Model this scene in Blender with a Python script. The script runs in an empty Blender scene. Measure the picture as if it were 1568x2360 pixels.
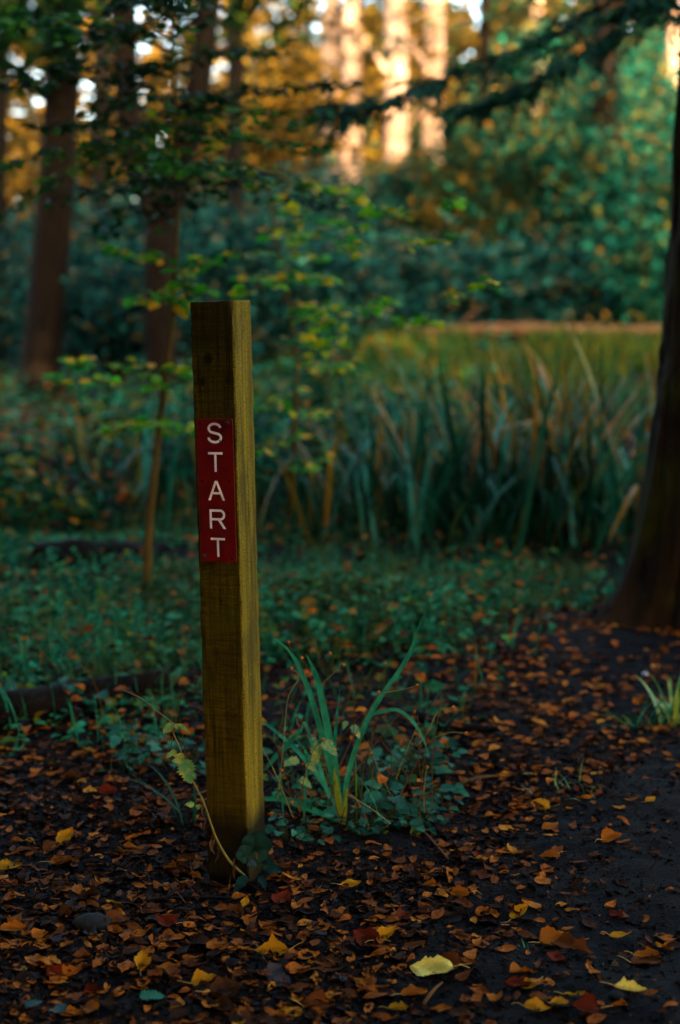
import bpy, math, random
import numpy as np
from mathutils import Vector, Matrix

R = math.radians
scene = bpy.context.scene
col = scene.collection

# ------------------------------------------------------------------ camera frame
EYE = np.array([0.0, 0.0, 1.22])
PITCH = R(8.0)
FOC, SH = 50.0, 36.0
SW = SH * 680 / 1024
FWD = np.array([0, math.cos(PITCH), -math.sin(PITCH)])
UPV = np.array([0, math.sin(PITCH), math.cos(PITCH)])
RGT = np.array([1.0, 0, 0])


def P(px, py, d):
    """Point seen at (px, py) of a 1568 x 2360 view, d metres in front of the camera."""
    xn = (px - 784) / 1568 * SW / FOC
    yn = (1180 - py) / 2360 * SH / FOC
    return EYE + d * (FWD + xn * RGT + yn * UPV)


def proj(p):
    q = np.asarray(p) - EYE
    d = q @ FWD
    return (784 + (q @ RGT) / d * FOC / SW * 1568, 1180 - (q @ UPV) / d * FOC / SH * 2360, d)


# ------------------------------------------------------------------ noise and terrain
def _hash(i, j, s):
    n = (i.astype(np.int64) * 374761393 + j.astype(np.int64) * 668265263 + s * 974711) & 0xFFFFFFFF
    n = ((n ^ (n >> 13)) * 1274126177) & 0xFFFFFFFF
    return ((n ^ (n >> 16)) & 0xFFFF) / 65535.0


def vnoise(x, y, s=0):
    x = np.asarray(x, float); y = np.asarray(y, float)
    i = np.floor(x); j = np.floor(y)
    fx = x - i; fy = y - j
    fx = fx * fx * (3 - 2 * fx); fy = fy * fy * (3 - 2 * fy)
    a = _hash(i, j, s); b = _hash(i + 1, j, s); c = _hash(i, j + 1, s); e = _hash(i + 1, j + 1, s)
    return (a * (1 - fx) + b * fx) * (1 - fy) + (c * (1 - fx) + e * fx) * fy - 0.5


def sst(a, b, x):
    t = np.clip((np.asarray(x, float) - a) / (b - a), 0, 1)
    return t * t * (3 - 2 * t)


def H(x, y):
    x = np.asarray(x, float); y = np.asarray(y, float)
    h = 0.62 * sst(11, 23, y) * (0.25 + 0.75 * sst(-4, 1, x)) + 0.045 * np.clip(y - 25, 0, 70)
    h = h + 0.10 * vnoise(x * .35, y * .35, 3) * sst(4.5, 9, y)
    h = h + 0.05 * vnoise(x * 1.1, y * 1.1, 4) * sst(3.4, 5, y)
    near = 1 - sst(9, 14, y)
    h = h + near * (0.030 * vnoise(x * 2.3, y * 2.3, 5) + 0.016 * vnoise(x * 7, y * 7, 6) + 0.010 * vnoise(x * 19, y * 19, 7) + 0.006 * vnoise(x * 43, y * 43, 8))
    return h


def h1(x, y):
    return float(H(np.array([x]), np.array([y]))[0])


def G(px, py):
    """Ground point seen at (px, py)."""
    r = P(px, py, 1.0) - EYE
    lo = 1.5
    for d in np.arange(1.6, 70, 0.04):
        p = EYE + r * d
        if p[2] < h1(p[0], p[1]):
            break
        lo = d
    hi = d
    for _ in range(14):
        m = (lo + hi) / 2
        p = EYE + r * m
        if p[2] < h1(p[0], p[1]): hi = m
        else: lo = m
    p = EYE + r * hi
    return np.array([p[0], p[1], h1(p[0], p[1])])


# ------------------------------------------------------------------ mesh building
class MB:
    def __init__(s):
        s.v = []; s.n = 0; s.loops = []; s.sizes = []; s.sm = []

    def add(s, verts, faces, smooth=False):
        """faces: list of (k x m) index arrays with m corners each"""
        verts = np.asarray(verts, float).reshape(-1, 3)
        for f in faces:
            f = np.asarray(f, np.int64)
            s.loops.append((f + s.n).ravel())
            s.sizes.append(np.full(len(f), f.shape[1], np.int64))
            s.sm.append(np.full(len(f), smooth))
        s.v.append(verts); s.n += len(verts)

    def build(s, name, mat, parent=None, link=True):
        me = bpy.data.meshes.new(name)
        v = np.concatenate(s.v); lp = np.concatenate(s.loops); sz = np.concatenate(s.sizes)
        me.vertices.add(len(v)); me.vertices.foreach_set('co', v.astype(np.float32).ravel())
        me.loops.add(len(lp)); me.loops.foreach_set('vertex_index', lp.astype(np.int32))
        me.polygons.add(len(sz))
        st = np.concatenate([[0], np.cumsum(sz)[:-1]])
        me.polygons.foreach_set('loop_start', st.astype(np.int32))
        me.polygons.foreach_set('use_smooth', np.concatenate(s.sm))
        me.update(calc_edges=True); me.validate()
        me.materials.append(mat)
        o = bpy.data.objects.new(name, me)
        if link: col.objects.link(o)
        if parent is not None: o.parent = parent
        return o


def empty(name, loc=(0, 0, 0)):
    o = bpy.data.objects.new(name, None)
    o.empty_display_size = 0.1
    o.location = loc
    col.objects.link(o)
    return o


def tag(o, label=None, cat=None, group=None, kind=None):
    if label: o['label'] = label
    if cat: o['category'] = cat
    if group: o['group'] = group
    if kind: o['kind'] = kind
    return o


def nrm(a):
    a = np.asarray(a, float)
    return a / np.maximum(np.linalg.norm(a, axis=-1, keepdims=True), 1e-9)


def leaves(mb, c, d, n, L, W, fold=0.15, curl=0.0):
    """Folded seven-point leaves. c base points, d lengthwise dirs, n normals (all N x 3), L, W lengths and half widths (N)."""
    N = len(c)
    d = nrm(d); s = nrm(np.cross(d, n)); n = np.cross(s, d)
    L = np.broadcast_to(np.asarray(L, float), (N,))[:, None]; W = np.broadcast_to(np.asarray(W, float), (N,))[:, None]
    fo = np.broadcast_to(np.asarray(fold, float), (N,))[:, None] * W
    cu = np.broadcast_to(np.asarray(curl, float), (N,))[:, None] * L
    m0 = c; m1 = c + d * L * .5 + n * cu * .25; m2 = c + d * L - n * cu * .35
    l1 = c + d * L * .28 + s * W * .85 + n * (fo + cu * .15); l2 = c + d * L * .68 + s * W * .8 + n * (fo + cu * .1)
    r1 = c + d * L * .28 - s * W * .85 + n * (fo + cu * .15); r2 = c + d * L * .68 - s * W * .8 + n * (fo + cu * .1)
    v = np.stack([m0, m1, m2, l1, l2, r1, r2], 1).reshape(-1, 3)
    b = (np.arange(N) * 7)[:, None]
    mb.add(v, [np.concatenate([b + np.array([[0, 3, 4, 2, 1]]), b + np.array([[0, 1, 2, 6, 5]])])])


def blades(mb, base, az, L, W, lean, bend, seg=6, twist=None, kink=None):
    """Grass blades: start points, azimuths, lengths, half widths, first tilt and added tilt towards the tip."""
    N = len(base)
    t = np.linspace(0, 1, seg + 1)
    ang = lean[:, None] + bend[:, None] * t[None, :] ** 1.6
    if kink is not None:
        ang = ang + np.where(t[None, :] > kink[:, None], 1.5, 0.0) * (kink[:, None] < 1)
    dl = L[:, None] / seg
    hx = np.cumsum(np.sin(ang) * dl, 1) - np.sin(ang[:, :1]) * dl
    hz = np.cumsum(np.cos(ang) * dl, 1) - np.cos(ang[:, :1]) * dl
    ca, sa = np.cos(az)[:, None], np.sin(az)[:, None]
    ctr = base[:, None, :] + np.stack([hx * ca, hx * sa, hz], -1)
    tw = (twist if twist is not None else np.zeros(N))[:, None] * t[None, :]
    side = np.stack([-sa * np.cos(tw) + ca * np.sin(tw) * .6, ca * np.cos(tw) + sa * np.sin(tw) * .6, np.sin(tw) * .3], -1)
    w = W[:, None] * (0.75 + .6 * t[None, :]) * np.clip(1.0 - t[None, :] ** 3, 0.02, 1)
    a = ctr + side * w[..., None]; b = ctr - side * w[..., None]
    v = np.stack([a, b], 2).reshape(-1, 3)
    k = (np.arange(N) * (seg + 1) * 2)[:, None, None] + (np.arange(seg) * 2)[None, :, None] + np.array([0, 1, 3, 2])[None, None, :]
    mb.add(v, [k.reshape(-1, 4)], True)


def smooth_path(pts, n):
    """Catmull-Rom through pts"""
    p = np.asarray(pts, float)
    if len(p) == 2: return p[0] + (p[1] - p[0]) * np.linspace(0, 1, n)[:, None]
    q = np.vstack([2 * p[0] - p[1], p, 2 * p[-1] - p[-2]])
    out = []
    u = np.linspace(0, len(p) - 1, n)
    for x in u:
        i = min(int(x), len(p) - 2); t = x - i
        a, b, c, d = q[i], q[i + 1], q[i + 2], q[i + 3]
        out.append(.5 * (2 * b + (c - a) * t + (2 * a - 5 * b + 4 * c - d) * t * t + (3 * b - a - 3 * c + d) * t ** 3))
    return np.array(out)


def tube(mb, path, rad, k=8, cap=True, rough=0.0, lobes=None, seed=0):
    path = np.asarray(path, float); n = len(path)
    rad = np.interp(np.linspace(0, 1, n), np.linspace(0, 1, len(np.atleast_1d(rad))), np.atleast_1d(rad))
    tang = nrm(np.gradient(path, axis=0))
    ref = np.array([0, 0, 1.0]) if abs(tang[0][2]) < .8 else np.array([0, 1.0, 0])
    s = nrm(np.cross(tang, ref)); b = np.cross(s, tang)
    a = np.linspace(0, 2 * math.pi, k, endpoint=False)
    rr = rad[:, None] * np.ones(k)[None, :]
    if rough:
        ia = np.arange(k)[None, :] * 1.0 + np.zeros((n, 1)); iz = np.arange(n)[:, None] * 1.0 + np.zeros((1, k))
        rr = rr * (1 + rough * vnoise(ia * .9, iz * .45, seed) * 2)
    if lobes is not None: rr = rr + lobes(a[None, :], np.linspace(0, 1, n)[:, None])
    v = path[:, None, :] + rr[..., None] * (np.cos(a)[None, :, None] * s[:, None, :] + np.sin(a)[None, :, None] * b[:, None, :])
    i = np.arange(n - 1)[:, None] * k; j = np.arange(k)[None, :]; j2 = (j + 1) % k
    f = np.stack([i + j, i + j2, i + k + j2, i + k + j], -1).reshape(-1, 4)
    faces = [f]
    if cap:
        faces.append(np.arange(k)[None, ::-1]); faces.append((np.arange(k) + (n - 1) * k)[None, :])
    mb.add(v.reshape(-1, 3), faces, True)


def ribbon(mb, path, width, face, fold=0.0):
    """A three-row folded blade along a path; face = direction the flat of it looks to."""
    path = np.asarray(path, float); n = len(path)
    w = np.interp(np.linspace(0, 1, n), np.linspace(0, 1, len(width)), width)[:, None]
    tang = nrm(np.gradient(path, axis=0))
    s = nrm(np.cross(tang, np.asarray(face, float)[None, :])); nn = np.cross(s, tang)
    v = np.stack([path + s * w + nn * w * fold, path, path - s * w + nn * w * fold], 1).reshape(-1, 3)
    i = np.arange(n - 1)[:, None] * 3
    f = np.concatenate([i + np.array([[0, 1, 4, 3]]), i + np.array([[1, 2, 5, 4]])])
    mb.add(v, [f], True)


def box(mb, lo, hi):
    x0, y0, z0 = lo; x1, y1, z1 = hi
    v = [(x0, y0, z0), (x1, y0, z0), (x1, y1, z0), (x0, y1, z0), (x0, y0, z1), (x1, y0, z1), (x1, y1, z1), (x0, y1, z1)]
    mb.add(v, [np.array([[0, 3, 2, 1], [4, 5, 6, 7], [0, 1, 5, 4], [1, 2, 6, 5], [2, 3, 7, 6], [3, 0, 4, 7]])])


def ball(mb, c, r, seg=8, squash=(1, 1, 1), rough=0.0, seed=0):
    rg = np.random.default_rng(seed)
    ring = max(4, seg // 2 + 1)
    th = np.linspace(0, math.pi, ring + 1)[1:-1]; ph = np.linspace(0, 2 * math.pi, seg, endpoint=False)
    x = np.sin(th)[:, None] * np.cos(ph)[None]; y = np.sin(th)[:, None] * np.sin(ph)[None]; z = np.cos(th)[:, None] * np.ones(seg)[None]
    v = np.stack([x, y, z], -1).reshape(-1, 3)
    v = np.vstack([v, [[0, 0, 1]], [[0, 0, -1]]])
    v = v * (1 + rough * rg.uniform(-1, 1, (len(v), 1)))
    v = v * np.array(squash) * r + np.asarray(c)
    m = ring - 1
    i = np.arange(m - 1)[:, None] * seg; j = np.arange(seg)[None]; j2 = (j + 1) % seg
    f = np.stack([i + j, i + seg + j, i + seg + j2, i + j2], -1).reshape(-1, 4)
    t = np.stack([np.full(seg, m * seg), np.arange(seg), (np.arange(seg) + 1) % seg], -1)
    b2 = np.stack([np.full(seg, m * seg + 1), (m - 1) * seg + (np.arange(seg) + 1) % seg, (m - 1) * seg + np.arange(seg)], -1)
    mb.add(v, [f, t, b2], True)


# ------------------------------------------------------------------ materials
def newmat(name):
    m = bpy.data.materials.new(name); m.use_nodes = True
    nt = m.node_tree; nt.nodes.clear()
    out = nt.nodes.new('ShaderNodeOutputMaterial')
    return m, nt, out


def nd(nt, typ, **kw):
    n = nt.nodes.new(typ)
    for k, v in kw.items(): setattr(n, k, v)
    return n


def ramp(nt, fac, stops, interp='LINEAR'):
    r = nd(nt, 'ShaderNodeValToRGB'); r.color_ramp.interpolation = interp
    e = r.color_ramp.elements
    while len(e) < len(stops): e.new(0.5)
    for x, (p, c) in zip(e, stops):
        x.position = p; x.color = (*c, 1) if len(c) == 3 else c
    nt.links.new(fac, r.inputs['Fac'])
    return r.outputs['Color']


def mixc(nt, fac, a, b, mode='MIX'):
    m = nd(nt, 'ShaderNodeMix', data_type='RGBA', blend_type=mode)
    for sock, val in ((m.inputs[0], fac), (m.inputs[6], a), (m.inputs[7], b)):
        if hasattr(val, 'links'): nt.links.new(val, sock)
        else: sock.default_value = val if not isinstance(val, tuple) else (*val, 1)
    return m.outputs[2]


def math_n(nt, op, a, b=None, c=None, clamp=False):
    m = nd(nt, 'ShaderNodeMath', operation=op); m.use_clamp = clamp
    for i, v in enumerate((a, b, c)):
        if v is None: continue
        if hasattr(v, 'links'): nt.links.new(v, m.inputs[i])
        else: m.inputs[i].default_value = v
    return m.outputs[0]


def obj_coord(nt, scale=(1, 1, 1)):
    t = nd(nt, 'ShaderNodeTexCoord'); mp = nd(nt, 'ShaderNodeMapping')
    mp.inputs['Scale'].default_value = scale
    nt.links.new(t.outputs['Object'], mp.inputs['Vector'])
    return mp.outputs['Vector']


def noise(nt, vec, scale, detail=3, rough=.55):
    n = nd(nt, 'ShaderNodeTexNoise'); n.inputs['Scale'].default_value = scale
    n.inputs['Detail'].default_value = detail; n.inputs['Roughness'].default_value = rough
    if vec is not None: nt.links.new(vec, n.inputs['Vector'])
    return n.outputs['Fac']


def bump(nt, h, strength, dist):
    b = nd(nt, 'ShaderNodeBump'); b.inputs['Strength'].default_value = strength; b.inputs['Distance'].default_value = dist
    nt.links.new(h, b.inputs['Height'])
    return b.outputs['Normal']


def leaf_mat(name, stops, trans=0.3, rough=.5, spec=.35, mottle=None, mscale=90, blot=.35):
    """Leaves, each with its own tint from a spread of leaf colours."""
    m, nt, out = newmat(name)
    g = nd(nt, 'ShaderNodeNewGeometry')
    c = ramp(nt, g.outputs['Random Per Island'], stops)
    vec = obj_coord(nt)
    nz = noise(nt, vec, mscale, 3)
    c = mixc(nt, ramp(nt, nz, [(.36, (0, 0, 0)), (.66, (1, 1, 1))]), mixc(nt, blot, c, (.30, .28, .26), 'MULTIPLY'), c) if mottle is None else mixc(nt, math_n(nt, 'MULTIPLY_ADD', nz, 3.4, -1.5, True), c, mottle)
    p = nd(nt, 'ShaderNodeBsdfPrincipled'); p.inputs['Roughness'].default_value = rough
    p.inputs['Specular IOR Level'].default_value = spec
    nt.links.new(c, p.inputs['Base Color'])
    t = nd(nt, 'ShaderNodeBsdfTranslucent'); nt.links.new(c, t.inputs['Color'])
    mx = nd(nt, 'ShaderNodeMixShader'); mx.inputs[0].default_value = trans
    nt.links.new(p.outputs[0], mx.inputs[1]); nt.links.new(t.outputs[0], mx.inputs[2])
    nt.links.new(mx.outputs[0], out.inputs['Surface'])
    return m


def bark_mat(name, a, b, sc=9, strength=.8, rough=.9, moss=None):
    m, nt, out = newmat(name)
    v = obj_coord(nt, (1, 1, .22))
    n1 = noise(nt, v, sc, 5, .65)
    c = ramp(nt, n1, [(.3, a), (.7, b)])
    if moss:
        n3 = noise(nt, obj_coord(nt), 3.5, 4, .6)
        c = mixc(nt, ramp(nt, n3, [(.5, (0, 0, 0)), (.66, (1, 1, 1))]), c, moss)
    p = nd(nt, 'ShaderNodeBsdfPrincipled'); p.inputs['Roughness'].default_value = rough
    p.inputs['Specular IOR Level'].default_value = .06
    nt.links.new(c, p.inputs['Base Color'])
    nt.links.new(bump(nt, n1, strength, .03), p.inputs['Normal'])
    nt.links.new(p.outputs[0], out.inputs['Surface'])
    return m


def flat_mat(name, c, rough=.6, spec=.4, metal=0, nscale=None, namp=.25, c2=None):
    m, nt, out = newmat(name)
    p = nd(nt, 'ShaderNodeBsdfPrincipled'); p.inputs['Roughness'].default_value = rough
    p.inputs['Specular IOR Level'].default_value = spec; p.inputs['Metallic'].default_value = metal
    p.inputs['Base Color'].default_value = (*c, 1)
    if nscale:
        n1 = noise(nt, obj_coord(nt), nscale, 4, .6)
        cc = mixc(nt, ramp(nt, n1, [(.35, (0, 0, 0)), (.7, (1, 1, 1))]), c, c2 or tuple(x * (1 - namp) for x in c))
        nt.links.new(cc, p.inputs['Base Color'])
        nt.links.new(bump(nt, n1, .3, .004), p.inputs['Normal'])
    nt.links.new(p.outputs[0], out.inputs['Surface'])
    return m


def soil_mat():
    m, nt, out = newmat('dark_soil')
    v = obj_coord(nt)
    n1 = noise(nt, v, 3.0, 6, .6); n2 = noise(nt, v, 60, 5, .7); n3 = noise(nt, v, 260, 3, .6)
    c = ramp(nt, n2, [(.3, (.0010, .0009, .0011)), (.55, (.0034, .0030, .0034)), (.75, (.009, .0075, .0070))])
    c = mixc(nt, ramp(nt, n1, [(.42, (0, 0, 0)), (.62, (.7, .7, .7))]), c, (.006, .0036, .0018))
    p = nd(nt, 'ShaderNodeBsdfPrincipled'); p.inputs['Roughness'].default_value = .85
    p.inputs['Specular IOR Level'].default_value = .06
    nt.links.new(c, p.inputs['Base Color'])
    hh = math_n(nt, 'ADD', n2, math_n(nt, 'MULTIPLY', n3, .5))
    nt.links.new(bump(nt, hh, 1.0, .02), p.inputs['Normal'])
    nt.links.new(p.outputs[0], out.inputs['Surface'])
    return m


def wood_mat(w, knots, top_z):
    """Weathered softwood with saw marks, vertical grain, knots, a damp top band, algae and painted-in light on one side, and a darker foot."""
    m, nt, out = newmat('weathered_post_wood')
    tc = nd(nt, 'ShaderNodeTexCoord'); ob = tc.outputs['Object']
    sep = nd(nt, 'ShaderNodeSeparateXYZ'); nt.links.new(ob, sep.inputs[0])
    X, Y, Z = sep.outputs

    def mp(s):
        q = nd(nt, 'ShaderNodeMapping'); q.inputs['Scale'].default_value = s; nt.links.new(ob, q.inputs['Vector']); return q.outputs[0]
    grain = noise(nt, mp((1, 1, .04)), 130, 5, .65)
    broad = noise(nt, mp((1, 1, .12)), 24, 3, .55)
    saw = noise(nt, mp((.06, .06, 1)), 230, 4, .65)
    blot = noise(nt, mp((1, 1, .6)), 14, 4, .6)
    speck = noise(nt, mp((1, 1, .7)), 330, 2, .6)
    c = ramp(nt, grain, [(.32, (.008, .0058, .0004)), (.5, (.044, .031, .0010)), (.70, (.115, .080, .002))])
    c = mixc(nt, math_n(nt, 'MULTIPLY', ramp(nt, broad, [(.4, (0, 0, 0)), (.68, (1, 1, 1))]), .55), c, (.036, .021, .0015))
    c = mixc(nt, math_n(nt, 'MULTIPLY', ramp(nt, saw, [(.40, (1, 1, 1)), (.54, (0, 0, 0))]), .6), c, (.012, .008, .0015))
    c = mixc(nt, ramp(nt, speck, [(.27, (.8, .8, .8)), (.37, (0, 0, 0))]), c, (.010, .007, .002))
    # algae: stronger on the damp +X side
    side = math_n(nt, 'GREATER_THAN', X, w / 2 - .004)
    alg = math_n(nt, 'MULTIPLY', ramp(nt, blot, [(.38, (0, 0, 0)), (.62, (1, 1, 1))]), math_n(nt, 'MULTIPLY_ADD', side, .25, .35))
    c = mixc(nt, alg, c, (.080, .064, .0015))
    moss = noise(nt, mp((1, 1, .45)), 9, 5, .7)
    c = mixc(nt, math_n(nt, 'MULTIPLY', ramp(nt, moss, [(.52, (0, 0, 0)), (.66, (1, 1, 1))]), .6), c, (.022, .034, .0012))
    crack = noise(nt, mp((1, 1, .018)), 62, 2, .5)
    ck = ramp(nt, math_n(nt, 'ABSOLUTE', math_n(nt, 'SUBTRACT', crack, .5)), [(.004, (.85, .85, .85)), (.014, (0, 0, 0))])
    ck = math_n(nt, 'MULTIPLY', ck, ramp(nt, noise(nt, mp((1, 1, .5)), 6, 2, .5), [(.5, (0, 0, 0)), (.58, (1, 1, 1))]))
    c = mixc(nt, ck, c, (.006, .004, .0008))
    # fibre streaks; +X side coloured paler to carry light from the right
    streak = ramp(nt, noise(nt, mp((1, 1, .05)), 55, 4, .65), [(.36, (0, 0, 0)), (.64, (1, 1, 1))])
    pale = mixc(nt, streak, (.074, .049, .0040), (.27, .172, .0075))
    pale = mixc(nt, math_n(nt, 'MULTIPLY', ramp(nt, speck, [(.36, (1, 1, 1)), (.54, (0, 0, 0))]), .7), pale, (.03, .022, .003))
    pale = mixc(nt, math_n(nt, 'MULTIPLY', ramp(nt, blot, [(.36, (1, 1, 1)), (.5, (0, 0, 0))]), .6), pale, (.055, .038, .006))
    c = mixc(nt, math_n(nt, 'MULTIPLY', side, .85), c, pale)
    # knots
    wobble = noise(nt, mp((1, 1, 1)), 60, 3)
    for kx, kz, kr in knots:
        dx = math_n(nt, 'MULTIPLY', math_n(nt, 'SUBTRACT', X, kx), 1.0)
        dz = math_n(nt, 'MULTIPLY', math_n(nt, 'SUBTRACT', Z, kz), .75)
        dist = math_n(nt, 'SQRT', math_n(nt, 'ADD', math_n(nt, 'MULTIPLY', dx, dx), math_n(nt, 'MULTIPLY', dz, dz)))
        dist = math_n(nt, 'ADD', dist, math_n(nt, 'MULTIPLY_ADD', wobble, kr * 1.2, -kr * .6))
        rings = math_n(nt, 'SINE', math_n(nt, 'MULTIPLY', dist, 6.28 / (kr * .75)))
        halo = ramp(nt, math_n(nt, 'DIVIDE', dist, kr * 4.2), [(0.2, (1, 1, 1)), (1, (0, 0, 0))])
        ff = math_n(nt, 'MULTIPLY', halo, math_n(nt, 'MULTIPLY_ADD', rings, .22, .3), clamp=True)
        front = math_n(nt, 'LESS_THAN', Y, -w / 2 + .004)
        c = mixc(nt, math_n(nt, 'MULTIPLY', ff, front), c, (.014, .009, .002))
        core = ramp(nt, math_n(nt, 'DIVIDE', dist, kr), [(.45, (1, 1, 1)), (.95, (0, 0, 0))])
        c = mixc(nt, math_n(nt, 'MULTIPLY', core, front), c, (.010, .007, .004))
    # the weathered band at the top with a ragged lower edge, and the foot darker towards the bottom
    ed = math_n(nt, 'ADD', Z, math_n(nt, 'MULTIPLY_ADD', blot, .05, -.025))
    frontish = math_n(nt, 'LESS_THAN', X, w / 2 - .006)
    band = math_n(nt, 'MULTIPLY', ramp(nt, math_n(nt, 'MULTIPLY_ADD', math_n(nt, 'SUBTRACT', ed, top_z - .095), 45, .5, True), [(0, (0, 0, 0)), (1, (.62, .62, .62))]), frontish)
    c = mixc(nt, band, c, (.020, .012, .0022))
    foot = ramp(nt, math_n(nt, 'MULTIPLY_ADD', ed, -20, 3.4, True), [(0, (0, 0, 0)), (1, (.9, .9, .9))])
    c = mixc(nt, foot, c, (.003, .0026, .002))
    p = nd(nt, 'ShaderNodeBsdfPrincipled'); p.inputs['Roughness'].default_value = .85
    p.inputs['Specular IOR Level'].default_value = .05
    nt.links.new(c, p.inputs['Base Color'])
    hh = math_n(nt, 'ADD', math_n(nt, 'MULTIPLY', saw, .7), math_n(nt, 'ADD', grain, speck))
    nt.links.new(bump(nt, hh, .8, .0035), p.inputs['Normal'])
    nt.links.new(p.outputs[0], out.inputs['Surface'])
    return m


TEAL = [(0, (.010, .040, .026)), (.5, (.020, .080, .050)), (.85, (.035, .110, .070)), (1, (.09, .10, .03))]
M = {}
M['soil'] = soil_mat()
M['cover'] = leaf_mat('nettle_leaf', [(0, (.0015, .022, .008)), (.32, (.006, .078, .030)), (.60, (.012, .165, .070)), (.76, (.026, .26, .13)), (.84, (.06, .15, .008)), (.92, (.14, .095, .006)), (1, (.28, .066, .004))], .25, .7, .04, mottle=(.035, .046, .005), mscale=2.2)
M['bush_teal'] = leaf_mat('evergreen_leaf', [(0, (.002, .022, .013)), (.42, (.005, .075, .040)), (.74, (.014, .170, .090)), (.86, (.10, .12, .014)), (1, (.25, .12, .014))], .25, .65, .06)
M['bush_dark'] = leaf_mat('dark_evergreen_leaf', [(0, (.0015, .013, .011)), (.5, (.004, .042, .033)), (.82, (.014, .10, .070)), (1, (.12, .06, .010))], .15, .7, .04)
M['bush_olive'] = leaf_mat('turning_shrub_leaf', [(0, (.004, .030, .016)), (.4, (.014, .085, .040)), (.62, (.07, .095, .014)), (.82, (.19, .090, .010)), (1, (.30, .13, .014))], .3, .7, .05)
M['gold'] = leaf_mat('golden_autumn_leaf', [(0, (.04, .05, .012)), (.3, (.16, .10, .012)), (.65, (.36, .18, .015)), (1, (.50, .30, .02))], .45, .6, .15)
M['fir'] = leaf_mat('fir_needle_spray', [(0, (.002, .020, .012)), (.6, (.007, .056, .035)), (1, (.03, .09, .02))], .2, .75, .03)
M['brown_leaf'] = leaf_mat('brown_autumn_leaf', [(0, (.012, .018, .004)), (.45, (.06, .035, .005)), (.8, (.15, .075, .008)), (1, (.30, .15, .01))], .4, .7, .05)
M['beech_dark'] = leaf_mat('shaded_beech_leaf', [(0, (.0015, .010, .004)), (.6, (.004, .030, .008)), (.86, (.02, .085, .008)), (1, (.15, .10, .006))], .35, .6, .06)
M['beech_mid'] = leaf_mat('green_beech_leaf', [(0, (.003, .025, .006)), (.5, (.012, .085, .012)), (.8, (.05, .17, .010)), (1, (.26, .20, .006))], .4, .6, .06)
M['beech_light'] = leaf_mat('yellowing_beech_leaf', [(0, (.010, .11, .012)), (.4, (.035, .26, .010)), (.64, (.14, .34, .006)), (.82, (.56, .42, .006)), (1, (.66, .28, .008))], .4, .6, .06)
def reed_mat():
    m, nt, out = newmat('iris_blade')
    g = nd(nt, 'ShaderNodeNewGeometry'); rnd = g.outputs['Random Per Island']
    c = ramp(nt, rnd, [(0, (.001, .014, .006)), (.42, (.003, .042, .018)), (.70, (.008, .090, .045)), (.80, (.035, .22, .15)), (.88, (.07, .09, .005)), (1, (.20, .08, .004))])
    t = nd(nt, 'ShaderNodeTexCoord'); sp = nd(nt, 'ShaderNodeSeparateXYZ'); nt.links.new(t.outputs['Object'], sp.inputs[0])
    r2 = math_n(nt, 'FRACT', math_n(nt, 'MULTIPLY', rnd, 37.0))
    up = math_n(nt, 'MULTIPLY_ADD', sp.outputs['Z'], 3.0, math_n(nt, 'MULTIPLY_ADD', r2, 2.6, -3.35), clamp=True)
    c = mixc(nt, math_n(nt, 'MULTIPLY', up, .85), c, ramp(nt, r2, [(0, (.12, .13, .006)), (.6, (.22, .16, .006)), (1, (.30, .10, .004))]))
    p = nd(nt, 'ShaderNodeBsdfPrincipled'); p.inputs['Roughness'].default_value = .5; p.inputs['Specular IOR Level'].default_value = .12
    nt.links.new(c, p.inputs['Base Color'])
    tr_ = nd(nt, 'ShaderNodeBsdfTranslucent'); nt.links.new(c, tr_.inputs['Color'])
    mx = nd(nt, 'ShaderNodeMixShader'); mx.inputs[0].default_value = .25
    nt.links.new(p.outputs[0], mx.inputs[1]); nt.links.new(tr_.outputs[0], mx.inputs[2]); nt.links.new(mx.outputs[0], out.inputs['Surface'])
    return m


M['reed'] = reed_mat()
M['meadow'] = leaf_mat('marsh_grass_blade', [(0, (.003, .028, .008)), (.45, (.018, .070, .007)), (.72, (.075, .100, .006)), (.9, (.17, .10, .006)), (1, (.18, .055, .005))], .35, .7, .05, mscale=8)
M['sedge'] = leaf_mat('sedge_blade', [(0, (.006, .11, .045)), (.6, (.016, .21, .105)), (1, (.07, .26, .06))], .2, .5, .14, mscale=40, blot=.6)
M['sedge_pale'] = leaf_mat('pale_sedge_base', [(0, (.15, .20, .012)), (1, (.24, .26, .02))], .3, .5, .15)
M['nettle'] = leaf_mat('mottled_yellowing_leaf', [(0, (.05, .17, .07)), (1, (.08, .20, .05))], .3, .55, .2, mottle=(.36, .26, .01), mscale=75)
M['forb'] = leaf_mat('lobed_green_leaf', [(0, (.004, .040, .020)), (.5, (.010, .085, .045)), (.85, (.03, .15, .08)), (1, (.13, .13, .015))], .25, .6, .08)
M['ivy'] = leaf_mat('dark_ivy_leaf', [(0, (.002, .020, .017)), (1, (.004, .030, .024))], .1, .6, .08)
M['stalk_dry'] = flat_mat('dry_stem', (.085, .034, .006), .8, .1)
M['stalk_green'] = flat_mat('green_stem', (.14, .12, .02), .6, .3)
M['stalk_dark'] = flat_mat('dark_green_stem', (.02, .028, .006), .8, .08)
M['seed'] = flat_mat('seed_head_bur', (.26, .085, .008), .8, .1)
M['withered'] = leaf_mat('withered_leaf', [(0, (.03, .014, .008)), (1, (.075, .032, .014))], .15, .8, .2)
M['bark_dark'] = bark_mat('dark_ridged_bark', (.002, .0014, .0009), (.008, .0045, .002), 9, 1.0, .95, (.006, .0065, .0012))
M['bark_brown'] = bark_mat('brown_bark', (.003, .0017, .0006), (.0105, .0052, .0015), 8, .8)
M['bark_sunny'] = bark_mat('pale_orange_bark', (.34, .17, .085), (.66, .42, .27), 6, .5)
M['bark_sap'] = bark_mat('olive_sapling_bark', (.036, .022, .004), (.085, .052, .009), 14, .3)
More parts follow.
